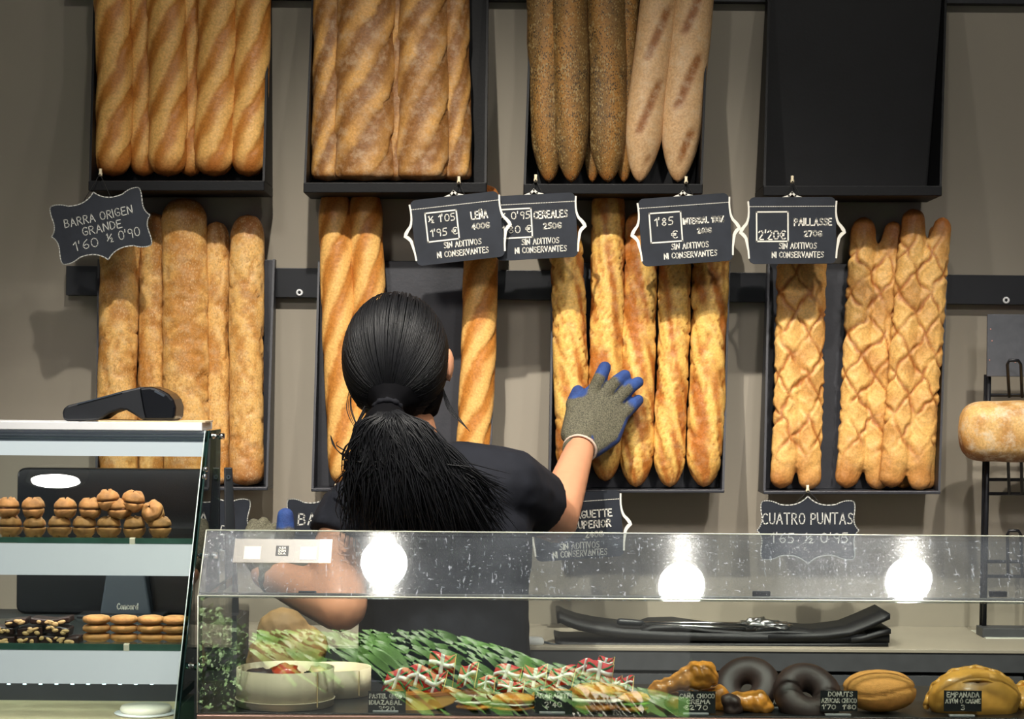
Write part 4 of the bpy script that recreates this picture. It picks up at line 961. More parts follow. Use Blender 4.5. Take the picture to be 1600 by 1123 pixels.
for x in (-47, 40): slab([(x - 13, -14), (x + 13, -14), (x + 13, 7), (x - 13, 7)], .0004, .0006).obj('blank_square', M_sticker, t)
def pane_text(lines, m_, nm, parent):
    mb = MB()
    for st, x, z, h_, wd, th in lines:
        tm = MB(); text(tm, st, x, z, h_, th, 0, wd); mb.add([ctr + ux * (q.x * .00088) + uz * (q.z * .00104) + UP_N * .0008 for q in tm.v], tm.f)
    mb.obj(nm, m_, parent)
pane_text([('ASA', -1, 4.6, 3, 11, .8), ('DON', -1, 0, 3, 11, .8), ('OIA', -1, -4.6, 3, 11, .8)], M_chalk, 'logo_lettering', t)

# ------------------------------------------------------------------ pastries in the display case
def food(px, py, Y): return P(px, py, Y)
M_veni = plain('veneer_inside', (196, 170, 122), .6, var=.1)
def veneer_box(label, px, rim, wpx, Y, lid=False):
    r = wpx / 2 * S(Y); c = P(px, rim, Y); zt = c.z
    t = thing('veneer_box', label, 'box', (c.x, Y, DZ), 'round poplar veneer boxes')
    X = Matrix.Translation((c.x, Y, 0))
    MB().lathe([(.001, DZ + .002), (r, DZ + .001), (r, zt), (r - .0022, zt), (r - .0022, zt - .03)], 48, X).obj('wall', M_veneer, t, True)
    MB().lathe([(r + .0003, zt - .042), (r + .0016, zt - .042), (r + .0016, zt - .041), (r + .0003, zt - .041)], 48, X).obj('lower_band', M_veneer, t, True)
    MB().lathe([(.0005, zt - .016), (r - .003, zt - .016)], 40, X).obj('filling', M_veni, t)
    MB().box((c.x + r * .72, Y - r * .72 - .001, DZ + .004), (c.x + r * .74, Y - r * .68, zt - .001)).obj('seam', M_veni, t)
    return c, r, zt
c, r, zt = veneer_box('round poplar veneer box filled with red and black antipasti', 446, 1042, 152, -.925)
M_tom = plain('red_pepper', (196, 74, 48), .3, var=.2, coat=.4); M_olive = plain('black_olive', (28, 26, 26), .25); M_aub = plain('dark_aubergine', (52, 38, 36), .4); M_egg = plain('pale_egg', (232, 206, 156), .35)
for nm, lb, dx, dy, rx, rz, mm in (('roast_aubergine', 'dark strip of roast aubergine in the front veneer box', -.036, -.012, .022, .012, M_aub), ('roast_pepper', 'red lump of roast pepper in the front veneer box', -.001, .002, .022, .016, M_tom),
        ('olive', 'black olive in the front veneer box', .032, -.006, .0075, .0075, M_olive), ('boiled_egg', 'pale half egg in the front veneer box', .044, .008, .015, .013, M_egg)):
    o = MB().ellipsoid(Vector((c.x + dx, c.y + dy, zt - .012)), (rx, rx * .8, rz), 20, 12, None, .35, dx * 100).obj(nm, mm, None, True, origin=Vector((c.x + dx, c.y + dy, zt - .012))); tag(o, lb, 'food')
veneer_box('second round poplar veneer box, behind and right of the first', 522, 1041, 116, -.825)
# black price cards
GCd = 'small black price cards in the display case'
def card(label, x0, y0, x1, y1, lines, Y=-.985, tilt=0):
    a, b = P(x0, y1, Y), P(x1, y0, Y); t = thing('price_card', label, 'price card', ((a.x + b.x) / 2, Y, DZ), GCd); s = S(Y)
    pl = MB().box((a.x, Y, a.z), (b.x, Y + .0016, b.z)).obj('plate', M_card, t)
    c = (a + b) / 2
    for st, dx, dz, h_, wd in lines:
        mb = MB(); text(mb, st, c.x + dx * s, c.z + dz * s, h_ * s, 1.5 * s, Y - .0006, wd * s); mb.obj('lettering', M_chalk, pl)
    MB().box((c.x - .019, Y - .004, DZ), (c.x + .016, Y + .006, DZ + .003)).obj('clip', M_clip, t, bevel=.0008)
card("small black price card reading PASTEL QUESO IDIAZABAL 3'20", 575, 1080, 634, 1116, [('PASTEL QUESO', 0, 11, 6.5, 54), ('IDIAZABAL', -2, 1, 6.2, 50), ("3'20", 0, -9, 7, 24)])
card("small black price card reading ARAPAHITI 2'40", 835, 1079, 894, 1118, [('ARAPAHITI', -2, 12, 7, 50), ("2'40", 0, -2, 8, 26)])
card("small black price card reading CAÑA CHOCO CREMA €2'70", 1060, 1080, 1118, 1114, [('CAÑA CHOCO', 0, 10, 6.2, 54), ('CREMA', 2, 1, 6.2, 36), ("€2'70", -2, -8, 6.5, 36)])
card("small black price card reading DONUTS AZUCAR CHOCO 1'70 1'80", 1282, 1079, 1340, 1111, [('DONUTS', 2, 11, 7, 38), ('AZUCAR CHOCO', 0, 1, 6.5, 54), ("1'70  1'80", 0, -9, 6.5, 52)])
card("small black price card reading EMPANADA ATÚN Ó CARNE 3", 1475, 1079, 1534, 1111, [('EMPANADA', 0, 10, 7.5, 50), ('ATÚN Ó CARNE', 0, 0, 6.5, 54), ('3', 0, -10, 7.5, 5)])
card("small black price card half hidden between pastry and chocolate donut", 1200, 1083, 1235, 1112, [('AZUCAR', 4, 2, 7, 26)], -.93)
# flags on picks
M_red = plain('flag_red', (206, 48, 52), .6, var=.1); M_grn = plain('flag_green', (40, 120, 70), .6); M_wht = plain('flag_white', (240, 236, 230), .6, var=.02); M_pick = plain('wood_pick', (226, 190, 120), .6)
def flag(label, px, py, wpx, hpx, Y, lean, ph):
    c = P(px, py, Y); s = S(Y); w_, h_ = wpx * s, hpx * s
    t = thing('flag_pick', label, 'flag', (c.x + w_ / 2, Y, c.z - h_ / 2), 'paper flag picks in the pastries')
    def pt(u, v, off=0):                   # u,v in -.5 .. .5
        return Vector((c.x + u * w_ + lean * v * h_, Y + .0035 * math.sin(u * 5 + ph) - off, c.z + v * h_ + .1 * h_ * math.sin(u * 5 + ph + 1)))
    def strip(fn, m_, nm, off, par=None, n=10):
        vs = []
        for i in range(n + 1):
            (u0, v0), (u1, v1) = fn(i / n)
            for o2 in (off, off - .0003): vs += [pt(u0, v0, o2), pt(u1, v1, o2)]
        fs = []
        for i in range(n): a = 4 * i; fs += [(a, a+4, a+5, a+1), (a+2, a+3, a+7, a+6), (a, a+2, a+6, a+4), (a+1, a+5, a+7, a+3)]
        fs += [(0, 1, 3, 2), (4*n, 4*n+2, 4*n+3, 4*n+1)]
        return MB().add(vs, fs).obj(nm, m_, par or t, True)
    fo = strip(lambda f: ((f - .5, -.5), (f - .5, .5)), M_red, 'flag_field', 0)
    for sg in (-1, 1): strip(lambda f: ((f - .5, sg * (f - .5) - .06 if abs(sg * (f - .5) - .06) < .5 else -.5), (f - .5, min(.5, sg * (f - .5) + .06))), M_grn, 'green_saltire', .0005, fo)
    strip(lambda f: ((f - .5, -.11), (f - .5, .11)), M_wht, 'white_cross', .0010, fo)
    strip(lambda f: ((-.075, f - .5), (.075, f - .5)), M_wht, 'white_cross', .0010, fo)
    MB().tube([pt(.5, .5) + Vector((0, .001, 0)), Vector((c.x + w_ / 2 - lean * h_ * .7, Y + .001, c.z - h_ * .5 - .022))], .0009, 6).obj('stick', M_pick, t, True)
fl = [(620, 1063, 40, 34, 'leftmost paper flag pick above the cheesecake'), (652, 1058, 34, 35, 'second paper flag pick above the cheesecake'), (690, 1037, 40, 33, 'highest paper flag pick above the cheesecake'), (679, 1066, 30, 32, 'paper flag pick just below the highest one, over the cheesecake'),
      (730, 1054, 27, 34, 'narrow paper flag pick right of the cheesecake'), (759, 1068, 26, 22, 'low small paper flag pick over the first bun'), (791, 1053, 41, 28, 'wide paper flag pick over the second bun'), (797, 1073, 40, 20, 'low wide paper flag pick in front of the second bun'),
      (835, 1056, 36, 32, 'paper flag pick behind the ARAPAHITI card, left one'), (876, 1057, 40, 32, 'paper flag pick behind the ARAPAHITI card, right one'), (913, 1044, 26, 27, 'left flag of the raised cluster of paper flags'), (936, 1050, 41, 31, 'front flag of the raised cluster of paper flags'),
      (945, 1035, 24, 18, 'topmost flag of the raised cluster of paper flags'), (961, 1066, 18, 18, 'small paper flag pick right of the raised cluster'), (979, 1067, 20, 21, 'rightmost paper flag pick')]
for i, (x, y, w_, h_, lb) in enumerate(fl): flag(lb, x, y, w_, h_, -.93 - .0035 * (i % 6) - (.01 if i in (11, 3) else 0), .35 - .1 * (i % 3), i * 1.3)
# cheesecake wedge
pts = [(604, 1090), (634, 1089), (670, 1087), (700, 1084), (716, 1088), (709, 1099), (690, 1107), (655, 1113), (604, 1116)]
Yc = -.965; q = [(P(x, y, Yc).x, P(x, y, Yc).z) for x, y in pts][::-1]
t = thing('cheesecake_slice', 'yellow cheesecake slice with browned top behind a price card', 'cake', (q[0][0], Yc, DZ))
MB().prism(q, Yc, Yc + .05).obj('cake', plain('cheesecake', (232, 176, 82), .6, var=.1, bmp=.2), t, bevel=.002)
top_ = [(P(x, y, Yc).x, P(x, y, Yc).z) for x, y in ((604, 1087), (634, 1086), (670, 1084), (700, 1081), (719, 1086), (716, 1089), (700, 1086), (670, 1089), (634, 1091), (604, 1092))][::-1]
MB().prism(top_, Yc - .001, Yc + .051).obj('browned_top', plain('browned_top', (188, 116, 50), .5, var=.25, scale=60), t)
M_bun = crust('bun_crust', (206, 138, 56), (226, 168, 84), (150, 86, 36), rough=.3, mott=.4)
M_fill = plain('white_filling', (240, 236, 216), .5, var=.08, scale=60, bmp=.2); M_lett = plain('lettuce', (112, 160, 62), .5, var=.25, scale=60); M_caramel = plain('caramel_top', (120, 76, 42), .3, var=.3, scale=40, coat=.4)
def bun(label, px, ytop, wpx, Y, fill, top_m=None):
    c = P(px, ytop, Y); r = wpx / 2 * S(Y); h_ = c.z - DZ
    t = thing('filled_bun', label, 'bun', (c.x, Y, DZ), 'filled buns in the display case')
    MB().ellipsoid((c.x, Y, DZ + h_ * .2), (r * .97, r * .75, h_ * .2), 24, 10, None, .12, px).obj('bottom_half', M_bun, t, True)
    MB().ellipsoid((c.x, Y, DZ + h_ * .45), (r * 1.02, r * .8, h_ * .13), 28, 8, None, .3, px + 2).obj('filling', fill, t, True)
    MB().ellipsoid((c.x, Y, DZ + h_ * .68), (r, r * .78, h_ * .32), 28, 14, None, .15, px + 5).obj('top_half', top_m or M_bun, t, True)
bun('caramel-topped filled bun right of the cheesecake', 742, 1076, 62, -.962, M_fill, M_caramel)
bun('golden filled bun beside the caramel-topped one', 802, 1082, 74, -.962, M_fill)
bun('golden filled bun behind the ARAPAHITI price card', 866, 1076, 70, -.95, M_lett)
bun('filled bun with much white filling under the raised flags', 934, 1066, 88, -.96, M_fill)
bun('small bun with lettuce at the right of the flags', 988, 1080, 54, -.965, M_lett)
# glazed canes
M_glaze = plain('glazed_pastry', (214, 142, 56), .28, var=.35, scale=45, bmp=.25, bscale=90, coat=.5)
def lumps(name, label, cat, forms, mtl, voxel=.0022, group=None, amp=.0012):
    pts = [P(*f[:3]) for f in forms]; o_ = Vector((pts[0].x, pts[0].y, DZ))
    hs = [ell(p, f[3]) for p, f in zip(pts, forms)]
    me = union(name, hs, voxel, 3, o_)
    for v, nrm in zip(me.vertices, [v.normal.copy() for v in me.vertices]): v.co = v.co + nrm * amp * (noise.noise(v.co * 90) + .6 * math.sin(v.co.x * 380 + v.co.z * 250))
    return tag(link(name, me, mtl, None, True, o_), label, cat, group)
GP = 'glazed pastry canes'
lumps('pastry_cane', 'large glazed pastry cane with bulging end, lying across others', 'pastry', [(1030, 1078, -.95, (.016, .016, .015)), (1044, 1070, -.95, (.013, .014, .011)), (1057, 1066, -.95, (.014, .015, .012)), (1072, 1060, -.95, (.018, .018, .016)), (1086, 1052, -.95, (.018, .019, .018)), (1102, 1050, -.95, (.016, .018, .017)), (1112, 1058, -.95, (.011, .014, .012)), (1090, 1066, -.95, (.022, .018, .01))], M_glaze, group=GP)
lumps('pastry_cane', 'glazed pastry cane behind the CAÑA price card', 'pastry', [(1052, 1095, -.935, (.014, .016, .014)), (1080, 1094, -.935, (.017, .017, .015)), (1106, 1090, -.935, (.016, .017, .016)), (1124, 1085, -.935, (.015, .017, .014)), (1128, 1100, -.935, (.014, .016, .013))], M_glaze, group=GP)
lumps('pastry_cane', 'glazed pastry cane right of the chocolate-dipped end', 'pastry', [(1150, 1094, -.955, (.013, .017, .013)), (1166, 1096, -.955, (.016, .018, .015)), (1184, 1096, -.955, (.017, .019, .017)), (1196, 1104, -.955, (.012, .016, .011))], M_glaze, group=GP)
M_choc = plain('dark_chocolate', (56, 42, 39), .5, var=.25, scale=40, bmp=.15)
lumps('chocolate_cane_end', 'chocolate-dipped pastry end in front of the glazed canes', 'pastry', [(1138, 1094, -.968, (.011, .012, .010)), (1147, 1096, -.968, (.011, .012, .010)), (1150, 1108, -.968, (.010, .012, .010)), (1140, 1108, -.968, (.010, .012, .010))], M_choc)
# donuts
def donut(label, px, py, wpx, hole, Y, tilt, yaw, mtl, group, flat=.8, eq=0):
    c = P(px, py, Y); R_ = wpx / 2 * S(Y); r = R_ * (1 - hole) / 2; R0 = R_ - r; vs = []; nu, nv = 48, 20
    M = Matrix.Rotation(yaw, 3, 'Z') @ Matrix.Rotation(tilt, 3, 'X')
    for i in range(nu):
        a = 2 * PI * i / nu
        for k in range(nv):
            b = 2 * PI * k / nv; d = Vector(((R0 + r * math.cos(b)) * math.cos(a), (R0 + r * math.cos(b)) * math.sin(a), r * flat * math.sin(b)))
            d *= 1 + eq * math.exp(-(min(b, 2 * PI - b) / .16) ** 2) + .025 * noise.noise(d * 40 + Vector((px, 0, 0))); vs.append(c + M @ d)
    fs = [(i*nv+k, ((i+1) % nu)*nv+k, ((i+1) % nu)*nv+(k+1) % nv, i*nv+(k+1) % nv) for i in range(nu) for k in range(nv)]
    return tag(MB().add(vs, fs).obj('donut', mtl, None, True, origin=c), label, 'donut', group)
GD = 'donuts in the display case'
donut('chocolate donut leaning behind the glazed canes', 1166, 1074, 108, .16, -.90, math.radians(52), math.radians(-22), M_choc, GD)
donut('chocolate donut with visible hole left of the DONUTS card', 1262, 1085, 110, .16, -.945, math.radians(48), math.radians(12), M_choc, GD, .95)
M_sugar = plain('sugared_dough', (226, 160, 82), .75, var=.1, scale=200, bmp=.35, bscale=700)
c = P(1374, 1083, -.945); vs = []; nu, nv = 64, 40; Rw = 57 * S(-.945); Rh = (P(1374, 1046, -.945).z - DZ) / 2; c.z = DZ + Rh
for i in range(nv + 1):
    a = PI * i / nv
    for k in range(nu):
        g_ = 2 * PI * k / nu; d = Vector((math.sin(a) * math.cos(g_), math.sin(a) * math.sin(g_), math.cos(a)))
        zz = math.copysign(abs(d.z) ** .85, d.z); crs = .06 + .13 * math.sin(d.x * 2.6 - .4)
        f = 1 - .07 * math.exp(-((d.z - crs) / .045) ** 2) + .02 * noise.noise(d * 3) - .10 * math.exp(-(d.xy.length / .22) ** 2) * (d.z > 0)
        vs.append(c + Vector((d.x * Rw * f, d.y * Rw * .8 * f, zz * Rh * (f if d.z > -.9 else 1))))
fs = [(i*nu+k, (i+1)*nu+k, (i+1)*nu+(k+1) % nu, i*nu+(k+1) % nu) for i in range(nv) for k in range(nu)]
tag(MB().add(vs, fs).obj('donut', M_sugar, None, True, origin=c), 'golden sugared donut with a side crease, right of the DONUTS card', 'donut', GD)
# empanadas
M_emp = plain('empanada_crust', (218, 160, 72), .35, var=.25, scale=30, bmp=.25, bscale=60, coat=.3)
def empanada(label, px, ytop, wpx, Y, yaw=0):
    c = P(px, ytop, Y); h_ = c.z - DZ + .006; r = wpx / 2 * S(Y); vs = []; nu, nv = 48, 16
    t = thing('empanada', label, 'pastry', (c.x, Y, DZ), 'half-moon pasties')
    MB().ellipsoid((c.x, Y, DZ + h_ * .30), (r * .93, .03, h_ * .70), 40, 20, None, .10, px).obj('crust', M_emp, t, True)
    rim = []
    for i in range(61):
        a = PI * (i / 60) ; a = -.12 + (PI + .24) * i / 60
        w_ = 1 + .006 * math.sin(i * .7); rim.append(Vector((c.x + r * .95 * math.cos(a) * w_, Y + .006 + .003 * math.sin(i * 1.35), max(DZ + .005, DZ + .004 + h_ * .93 * math.sin(a) * w_))))
    MB().tube(rim, [.0038 + .0005 * math.sin(i * .7) for i in range(61)], 10).obj('crimped_rim', M_emp, t, True)
    q = P(px + 4, ytop + 14, Y - .02); MB().ellipsoid(q, (.005, .004, .002), 10, 6).obj('steam_hole', M_caramel, t, True)
    fold = [Vector((c.x + r * (.62 * math.cos(a)), Y - .026 + .012 * abs(math.cos(a)), DZ + h_ * (.18 + .62 * math.sin(a)))) for a in [PI * (.05 + .9 * i / 24) for i in range(25)]]
    MB().tube(fold, .0022, 6).obj('fold_line', M_emp, t, True)
empanada('golden half-moon empanada behind the EMPANADA price card', 1523, 1051, 156, -.94)
empanada('golden half-moon empanada cut by the right edge of the frame', 1618, 1074, 90, -.89)
# loaf and paper behind the greenery
lumps('round_loaf', 'crusty round loaf behind the veneer boxes under the lowered arm', 'bread', [(442, 988, -.755, (.040, .035, .038)), (462, 1010, -.755, (.050, .038, .036)), (440, 1035, -.755, (.055, .04, .05)), (445, 1062, -.755, (.055, .04, .026))], plain('loaf_crust_tan', (132, 104, 66), .7, var=.3, scale=30, bmp=.3), .003, None, .0003)

# ------------------------------------------------------------------ left cookie case
def LP(px, py): return on_plane(px, py, LT, L_N)
XE = -.446; X0 = -1.35; LBK = -.64
lc = t = thing('cookie_case', 'tall slanted glass cookie case with lit shelves at the left', 'display case', (X0, -.9, 0))
zt = P(300, 660, -.74).z; zt2 = LP(200, 672).z
MB().box((X0, LT.y - .006, zt2), (XE - .010, LBK, zt)).obj('top_plate', M_white, t, bevel=.001)
z3 = P(200, 690, -.735).z; z4 = P(200, 712, -.735).z
MB().box((X0, LT.y - .002, z3), (XE - .004, LT.y + .03, zt2)).obj('top_profile', plain('alu_profile', (176, 180, 186), .3, .7), t)
for k in range(3):
    zz = zt2 - (zt2 - z3) * (.25 + .28 * k); MB().box((X0, LT.y - .004, zz - .0012), (XE - .004, LT.y, zz + .0012)).obj('profile_groove', M_greypl, t)
MB().box((X0, LY(z3) + .006, z4), (XE - .006, LT.y + .028, z3)).obj('led_bar', M_ledbar, t)
zb = LB.z - .06
def slant(mb, x0, x1, za, zb_, off0, off1):     # slab following the slanted pane between two heights
    q = [Vector((x0, LY(zb_) + off0, zb_)), Vector((x1, LY(zb_) + off0, zb_)), Vector((x1, LY(zb_) + off1, zb_)), Vector((x0, LY(zb_) + off1, zb_)),
         Vector((x0, LY(za) + off0, za)), Vector((x1, LY(za) + off0, za)), Vector((x1, LY(za) + off1, za)), Vector((x0, LY(za) + off1, za))]
    return mb.hexa(q)
slant(MB(), X0, XE - .005, zt2, zb, 0, .005).obj('front_glass', M_case, t)
prof = [(LY(zt2), zt2), (LY(zb), zb), (LBK + .02, zb), (LBK + .02, zt2)]
MB().prism_x(prof, XE - .005, XE).obj('side_glass', M_side, t)
MB().tube([Vector((XE, LY(zt2) - .001, zt2)), Vector((XE, LY(zb) - .001, zb))], .0016, 6).obj('glass_edge', plain('dark_green_edge', (20, 40, 38), .12), t, True)
M_line = plain('bright_edge', (196, 214, 206), .15)
MB().tube([Vector((XE - .006, LY(zt2) - .0008, zt2)), Vector((XE - .006, LY(zb) - .0008, zb))], .0008, 6).obj('glass_edge', M_line, t, True)
def shelf(py0, py1, fy0, fy1):
    a, b = LP(200, py0), LP(200, py1); yf = max(a.y, b.y) + .007
    MB().box((X0, yf + .004, b.z), (XE - .007, LBK, a.z)).obj('shelf_glass', M_shelfpane, t)
    MB().box((X0, yf, b.z), (XE - .007, yf + .004, a.z)).obj('shelf_edge', M_shelfgl, t)
    c, d = LP(200, fy0), LP(200, fy1)
    slant(MB(), X0, XE - .008, c.z, d.z, .009, .018).obj('light_fascia', M_led, t)
    return a.z, yf
def strip_light(x0, x1, y, z, watts):
    ld = bpy.data.lights.new('case_strip_light', 'AREA'); ld.shape = 'RECTANGLE'; ld.size = x1 - x0; ld.size_y = .012; ld.energy = watts; ld.color = (1, .96, .9)
    lo = bpy.data.objects.new('case_strip_light', ld); COL.objects.link(lo); lo.parent = lc; lo.location = Vector(((x0 + x1) / 2, y, z)) - ORG[lc.name]; lo.rotation_euler = (math.radians(22), 0, 0)
strip_light(X0, XE - .01, LY(z4) + .022, z4 - .002, 2.2)
for py in (900, 1070):
    q = LP(200, py); strip_light(X0, XE - .01, q.y + .022, q.z + .001, 1.3)
Z1, Y1 = shelf(841, 850, 851, 900)
Z2, Y2 = shelf(1007, 1018, 1019, 1070)
for px, z_, y_ in ((207, Z1, Y1), (199, Z2, Y2)):
    q = P(px, 845, y_); MB().box((q.x - .0038, y_ - .003, z_ - .0095), (q.x + .0038, y_ + .006, z_ + .0005)).obj('shelf_clip', plain('clip_cream', (226, 220, 196), .4), t, bevel=.0006)
q = P(130, 1097, -.66); ZD = q.z
MB().box((X0, LY(ZD) + .007, ZD - .012), (XE - .007, LBK, ZD)).obj('deck', plain('deck_beige', (178, 164, 134), .5, var=.08), t)
MB().box((X0, LBK - .004, ZD), (XE - .02, LBK, LP(200, 1074).z + .01)).obj('back_panel', plain('case_back_dark', (34, 36, 42), .5), t)
MB().box((X0, LY(ZD) + .0, 0), (XE, LBK, ZD - .013)).obj('cabinet', plain('case_cabinet', (150, 146, 140), .5), t)
for k in range(10):
    q = LP(8 + 25 * k - 0, 1072); q.y += .02
    MB().ellipsoid(q, (.0028, .0015, .0009), 10, 6).obj('led_dot', M_leddot, t, True)
for px, py, Y in ((326, 681, -.735), (312, 868, -.80), (299, 1040, -.935)):
    a = P(px, py, Y); a = Vector((XE, Y, a.z))
    MB().tube([a, a + Vector((.006, 0, 0)), a + Vector((.007, 0, 0)), a + Vector((.013, 0, 0)), a + Vector((.014, 0, 0)), a + Vector((.022, 0, 0))], [.0045, .0045, .0032, .0032, .005, .0042], 12).obj('glass_connector', M_chrome, t, True)
for py in (733, 745):
    q = LP(318, py); MB().ellipsoid((XE + .001, q.y - .002, q.z), (.004, .003, .0045), 12, 8).obj('glass_stud', M_chrome, t, True)
a, b = P(350, 730, -.6), P(364, 830, -.6)
MB().hexa([P(352, 960, -.6), P(374, 960, -.6), P(374, 960, -.58), P(352, 960, -.58), P(350, 730, -.6), P(363, 730, -.6), P(363, 730, -.58), P(350, 730, -.58)]).obj('rear_post', M_blackpl, t, bevel=.002)
MB().box((P(350, 960, -.6).x, -.64, P(360, 965, -.6).z), (P(375, 960, -.6).x, -.56, P(360, 957, -.6).z)).obj('post_foot', M_blackpl, t)
MB().box((X0, LBK, 0), (P(376, 960, -.6).x, -.5, P(360, 965, -.6).z)).obj('rear_worktop', M_cfront, t)
q = P(357, 745, -.601); MB().lathe([(.0015, 0), (.0015, .001), (.0034, .001), (.0034, 0)], 12, Matrix.Translation(q) @ Matrix.Rotation(PI / 2, 4, 'X')).obj('post_screw', M_greypl, t)
ZW = P(360, 965, -.6).z
# card reader
CRY = -.735
def prof_px(pts, Y): return [(P(x, y, Y).x, P(x, y, Y).z) for x, y in pts]
ZT0 = zt
t = thing('card_reader', 'black handheld card reader lying on top of the cookie case', 'card reader', (P(180, 658, CRY).x, CRY, ZT0))
body_ = [(97, 645), (99, 638), (106, 633), (150, 622), (190, 611), (216, 605), (226, 604), (226, 608), (236, 655), (222, 656), (210, 648), (198, 641), (188, 640), (170, 646), (156, 656), (104, 658), (98, 654)]
MB().prism(prof_px(body_, CRY)[::-1], CRY, CRY + .075).obj('body', M_blackpl, t, bevel=.003)
head_ = [(216, 605), (236, 604), (250, 608), (263, 615), (271, 624), (275, 636), (274, 650), (271, 657), (226, 657), (222, 640)]
MB().prism(prof_px(head_, CRY)[::-1], CRY - .001, CRY + .077).obj('printer_head', M_blackgl, t, bevel=.004)
MB().prism(prof_px([(243, 609), (258, 617), (256, 620), (241, 612)], CRY)[::-1], CRY - .0016, CRY + .078).obj('paper_cover_strip', M_greypl, t)
MB().prism(prof_px([(120, 630), (190, 612), (191, 613.5), (121, 632)], CRY)[::-1], CRY - .0012, CRY + .0745).obj('edge_strip', M_greypl, t)
a, b = P(154, 657.5, -.74), P(321, 660, -.74)
o = MB().box((a.x, -.742, zt), (b.x, -.66, zt + .0022)).obj('card_sheet', plain('brown_card', (206, 184, 150), .7), None, origin=(a.x, -.74, zt)); tag(o, 'thin pale card sheet under the card reader', 'card')
# point-of-sale screen seen from behind
MY = -.575
t = thing('sales_screen', 'dark back of a sales screen on a grey stand behind the cookie case', 'monitor', P(200, 965, MY))
a, b = P(25, 958, MY), P(332, 733, MY); cx_, cz_ = (a.x + b.x) / 2, (a.z + b.z) / 2
MB().prism([(cx_ + x, cz_ + z) for x, z in rrect(b.x - a.x, b.z - a.z, .012)], MY, MY + .03).obj('housing', M_blackgl, t, bevel=.003)
MB().prism([(cx_ + x, cz_ + z) for x, z in rrect((b.x - a.x) * .94, (b.z - a.z) * .92, .008)], MY + .03, MY + .032).obj('screen', plain('dark_screen', (20, 24, 30), .1), t)
st = [(188, 905), (226, 905), (238, 970), (156, 970), (168, 905)]
q = [(P(x, y, MY - .02).x, P(x, y, MY - .02).z) for x, y in ((170, 880), (226, 880), (240, 975), (155, 975))]
sto = MB().prism(q[::-1], MY - .03, MY).obj('stand', M_greypl, t, bevel=.003)
MB().box((P(130, 975, MY).x, MY - .05, ZW), (P(262, 975, MY).x, MY + .06, ZW + .006)).obj('stand_base', M_blackpl, t, bevel=.002)
mb = MB(); c = P(199, 947, MY - .031); s = S(MY - .03); text(mb, 'Concord', c.x, c.z, 9 * s, 1.7 * s, MY - .0308, 32 * s); mb.obj('maker_lettering', M_chalk, sto)
# walnut-shaped sandwich cookies
M_cook = plain('cookie_brown', (172, 124, 70), .7, var=.35, scale=50, bmp=.5, bscale=130); M_cream = plain('cookie_cream', (92, 58, 34), .6, var=.2)
def half(top, seed):
    mb = MB(); vs = []; nu, nv = 18, 8; r, h_ = .0172, .0125
    for i in range(nv + 1):
        a = PI / 2 * i / nv
        for k in range(nu):
            g_ = 2 * PI * k / nu; rr = max(.02, math.cos(a)) ** .55 * (1 + .06 * math.sin(g_ * 6 + seed)); z = math.sin(a) ** .9 * h_ * (1 + .14 * math.sin(g_ * 4 + seed * 2) + .22 * noise.noise(Vector((math.cos(g_) * 3, math.sin(g_) * 3, a * 3 + seed))))
            vs.append(Vector((r * rr * math.cos(g_), r * .9 * rr * math.sin(g_), (.0012 + z) * (1 if top else -1))))
    fs = [(i*nu+k, i*nu+(k+1) % nu, (i+1)*nu+(k+1) % nu, (i+1)*nu+k) for i in range(nv) for k in range(nu)] + [list(range(nu - 1, -1, -1))]
    if not top: fs = [list(reversed(f)) for f in fs]
    return mb.add(vs, fs)
ct = half(True, 1); cb = half(False, 4); base_ck = thing('walnut_cookie', 'x', 'cookie', (0, 0, 0))
p1 = ct.obj('upper_shell', M_cook, base_ck, True); p2 = cb.obj('lower_shell', M_cook, base_ck, True)
p3 = MB().lathe([(.0005, -.0016), (.0148, -.0014), (.0148, .0014), (.0005, .0016)], 18).obj('filling', M_cream, base_ck, True)
def copy_tree(o, parent=None):
    c = o.copy(); COL.objects.link(c); c.parent = parent
    for ch in o.children: copy_tree(ch, c)
    return c
ORD = ['first', 'second', 'third', 'fourth', 'fifth', 'sixth', 'seventh']
ck = []
for i, x in enumerate((16, 54, 93, 132, 170, 210, 250)): ck.append((x, 823, 0, ORD[i] + ' walnut cookie from the left in the bottom row of the upper shelf'))
for i, (x, y) in enumerate(((12, 798), (52, 798), (102, 798), (141, 799), (187, 799))): ck.append((x, y, 0, ORD[i] + ' walnut cookie from the left in the second layer of the upper shelf'))
ck += [(239, 800, -50, 'walnut cookie tipped on edge at the right end of the second layer'), (169, 781, 3, 'walnut cookie on top of the pile, left of the two highest'), (208, 783, -6, 'walnut cookie on top of the pile, right of the two highest')]
rn = random.Random(8)
for i, (x, y, rt, lb) in enumerate(ck):
    o = base_ck if i == 0 else copy_tree(base_ck)
    Yk = Y1 + .03; p = P(x, y, Yk)
    if y == 823: p.z = Z1 + .0137
    elif y in (798, 799): p.z = Z1 + .0137 + .0262
    o.location = p; o.rotation_euler = (rn.uniform(-.06, .06), math.radians(rt) + rn.uniform(-.05, .05), rn.uniform(0, 6)); tag(o, lb, 'cookie', 'walnut cookies on the upper shelf')
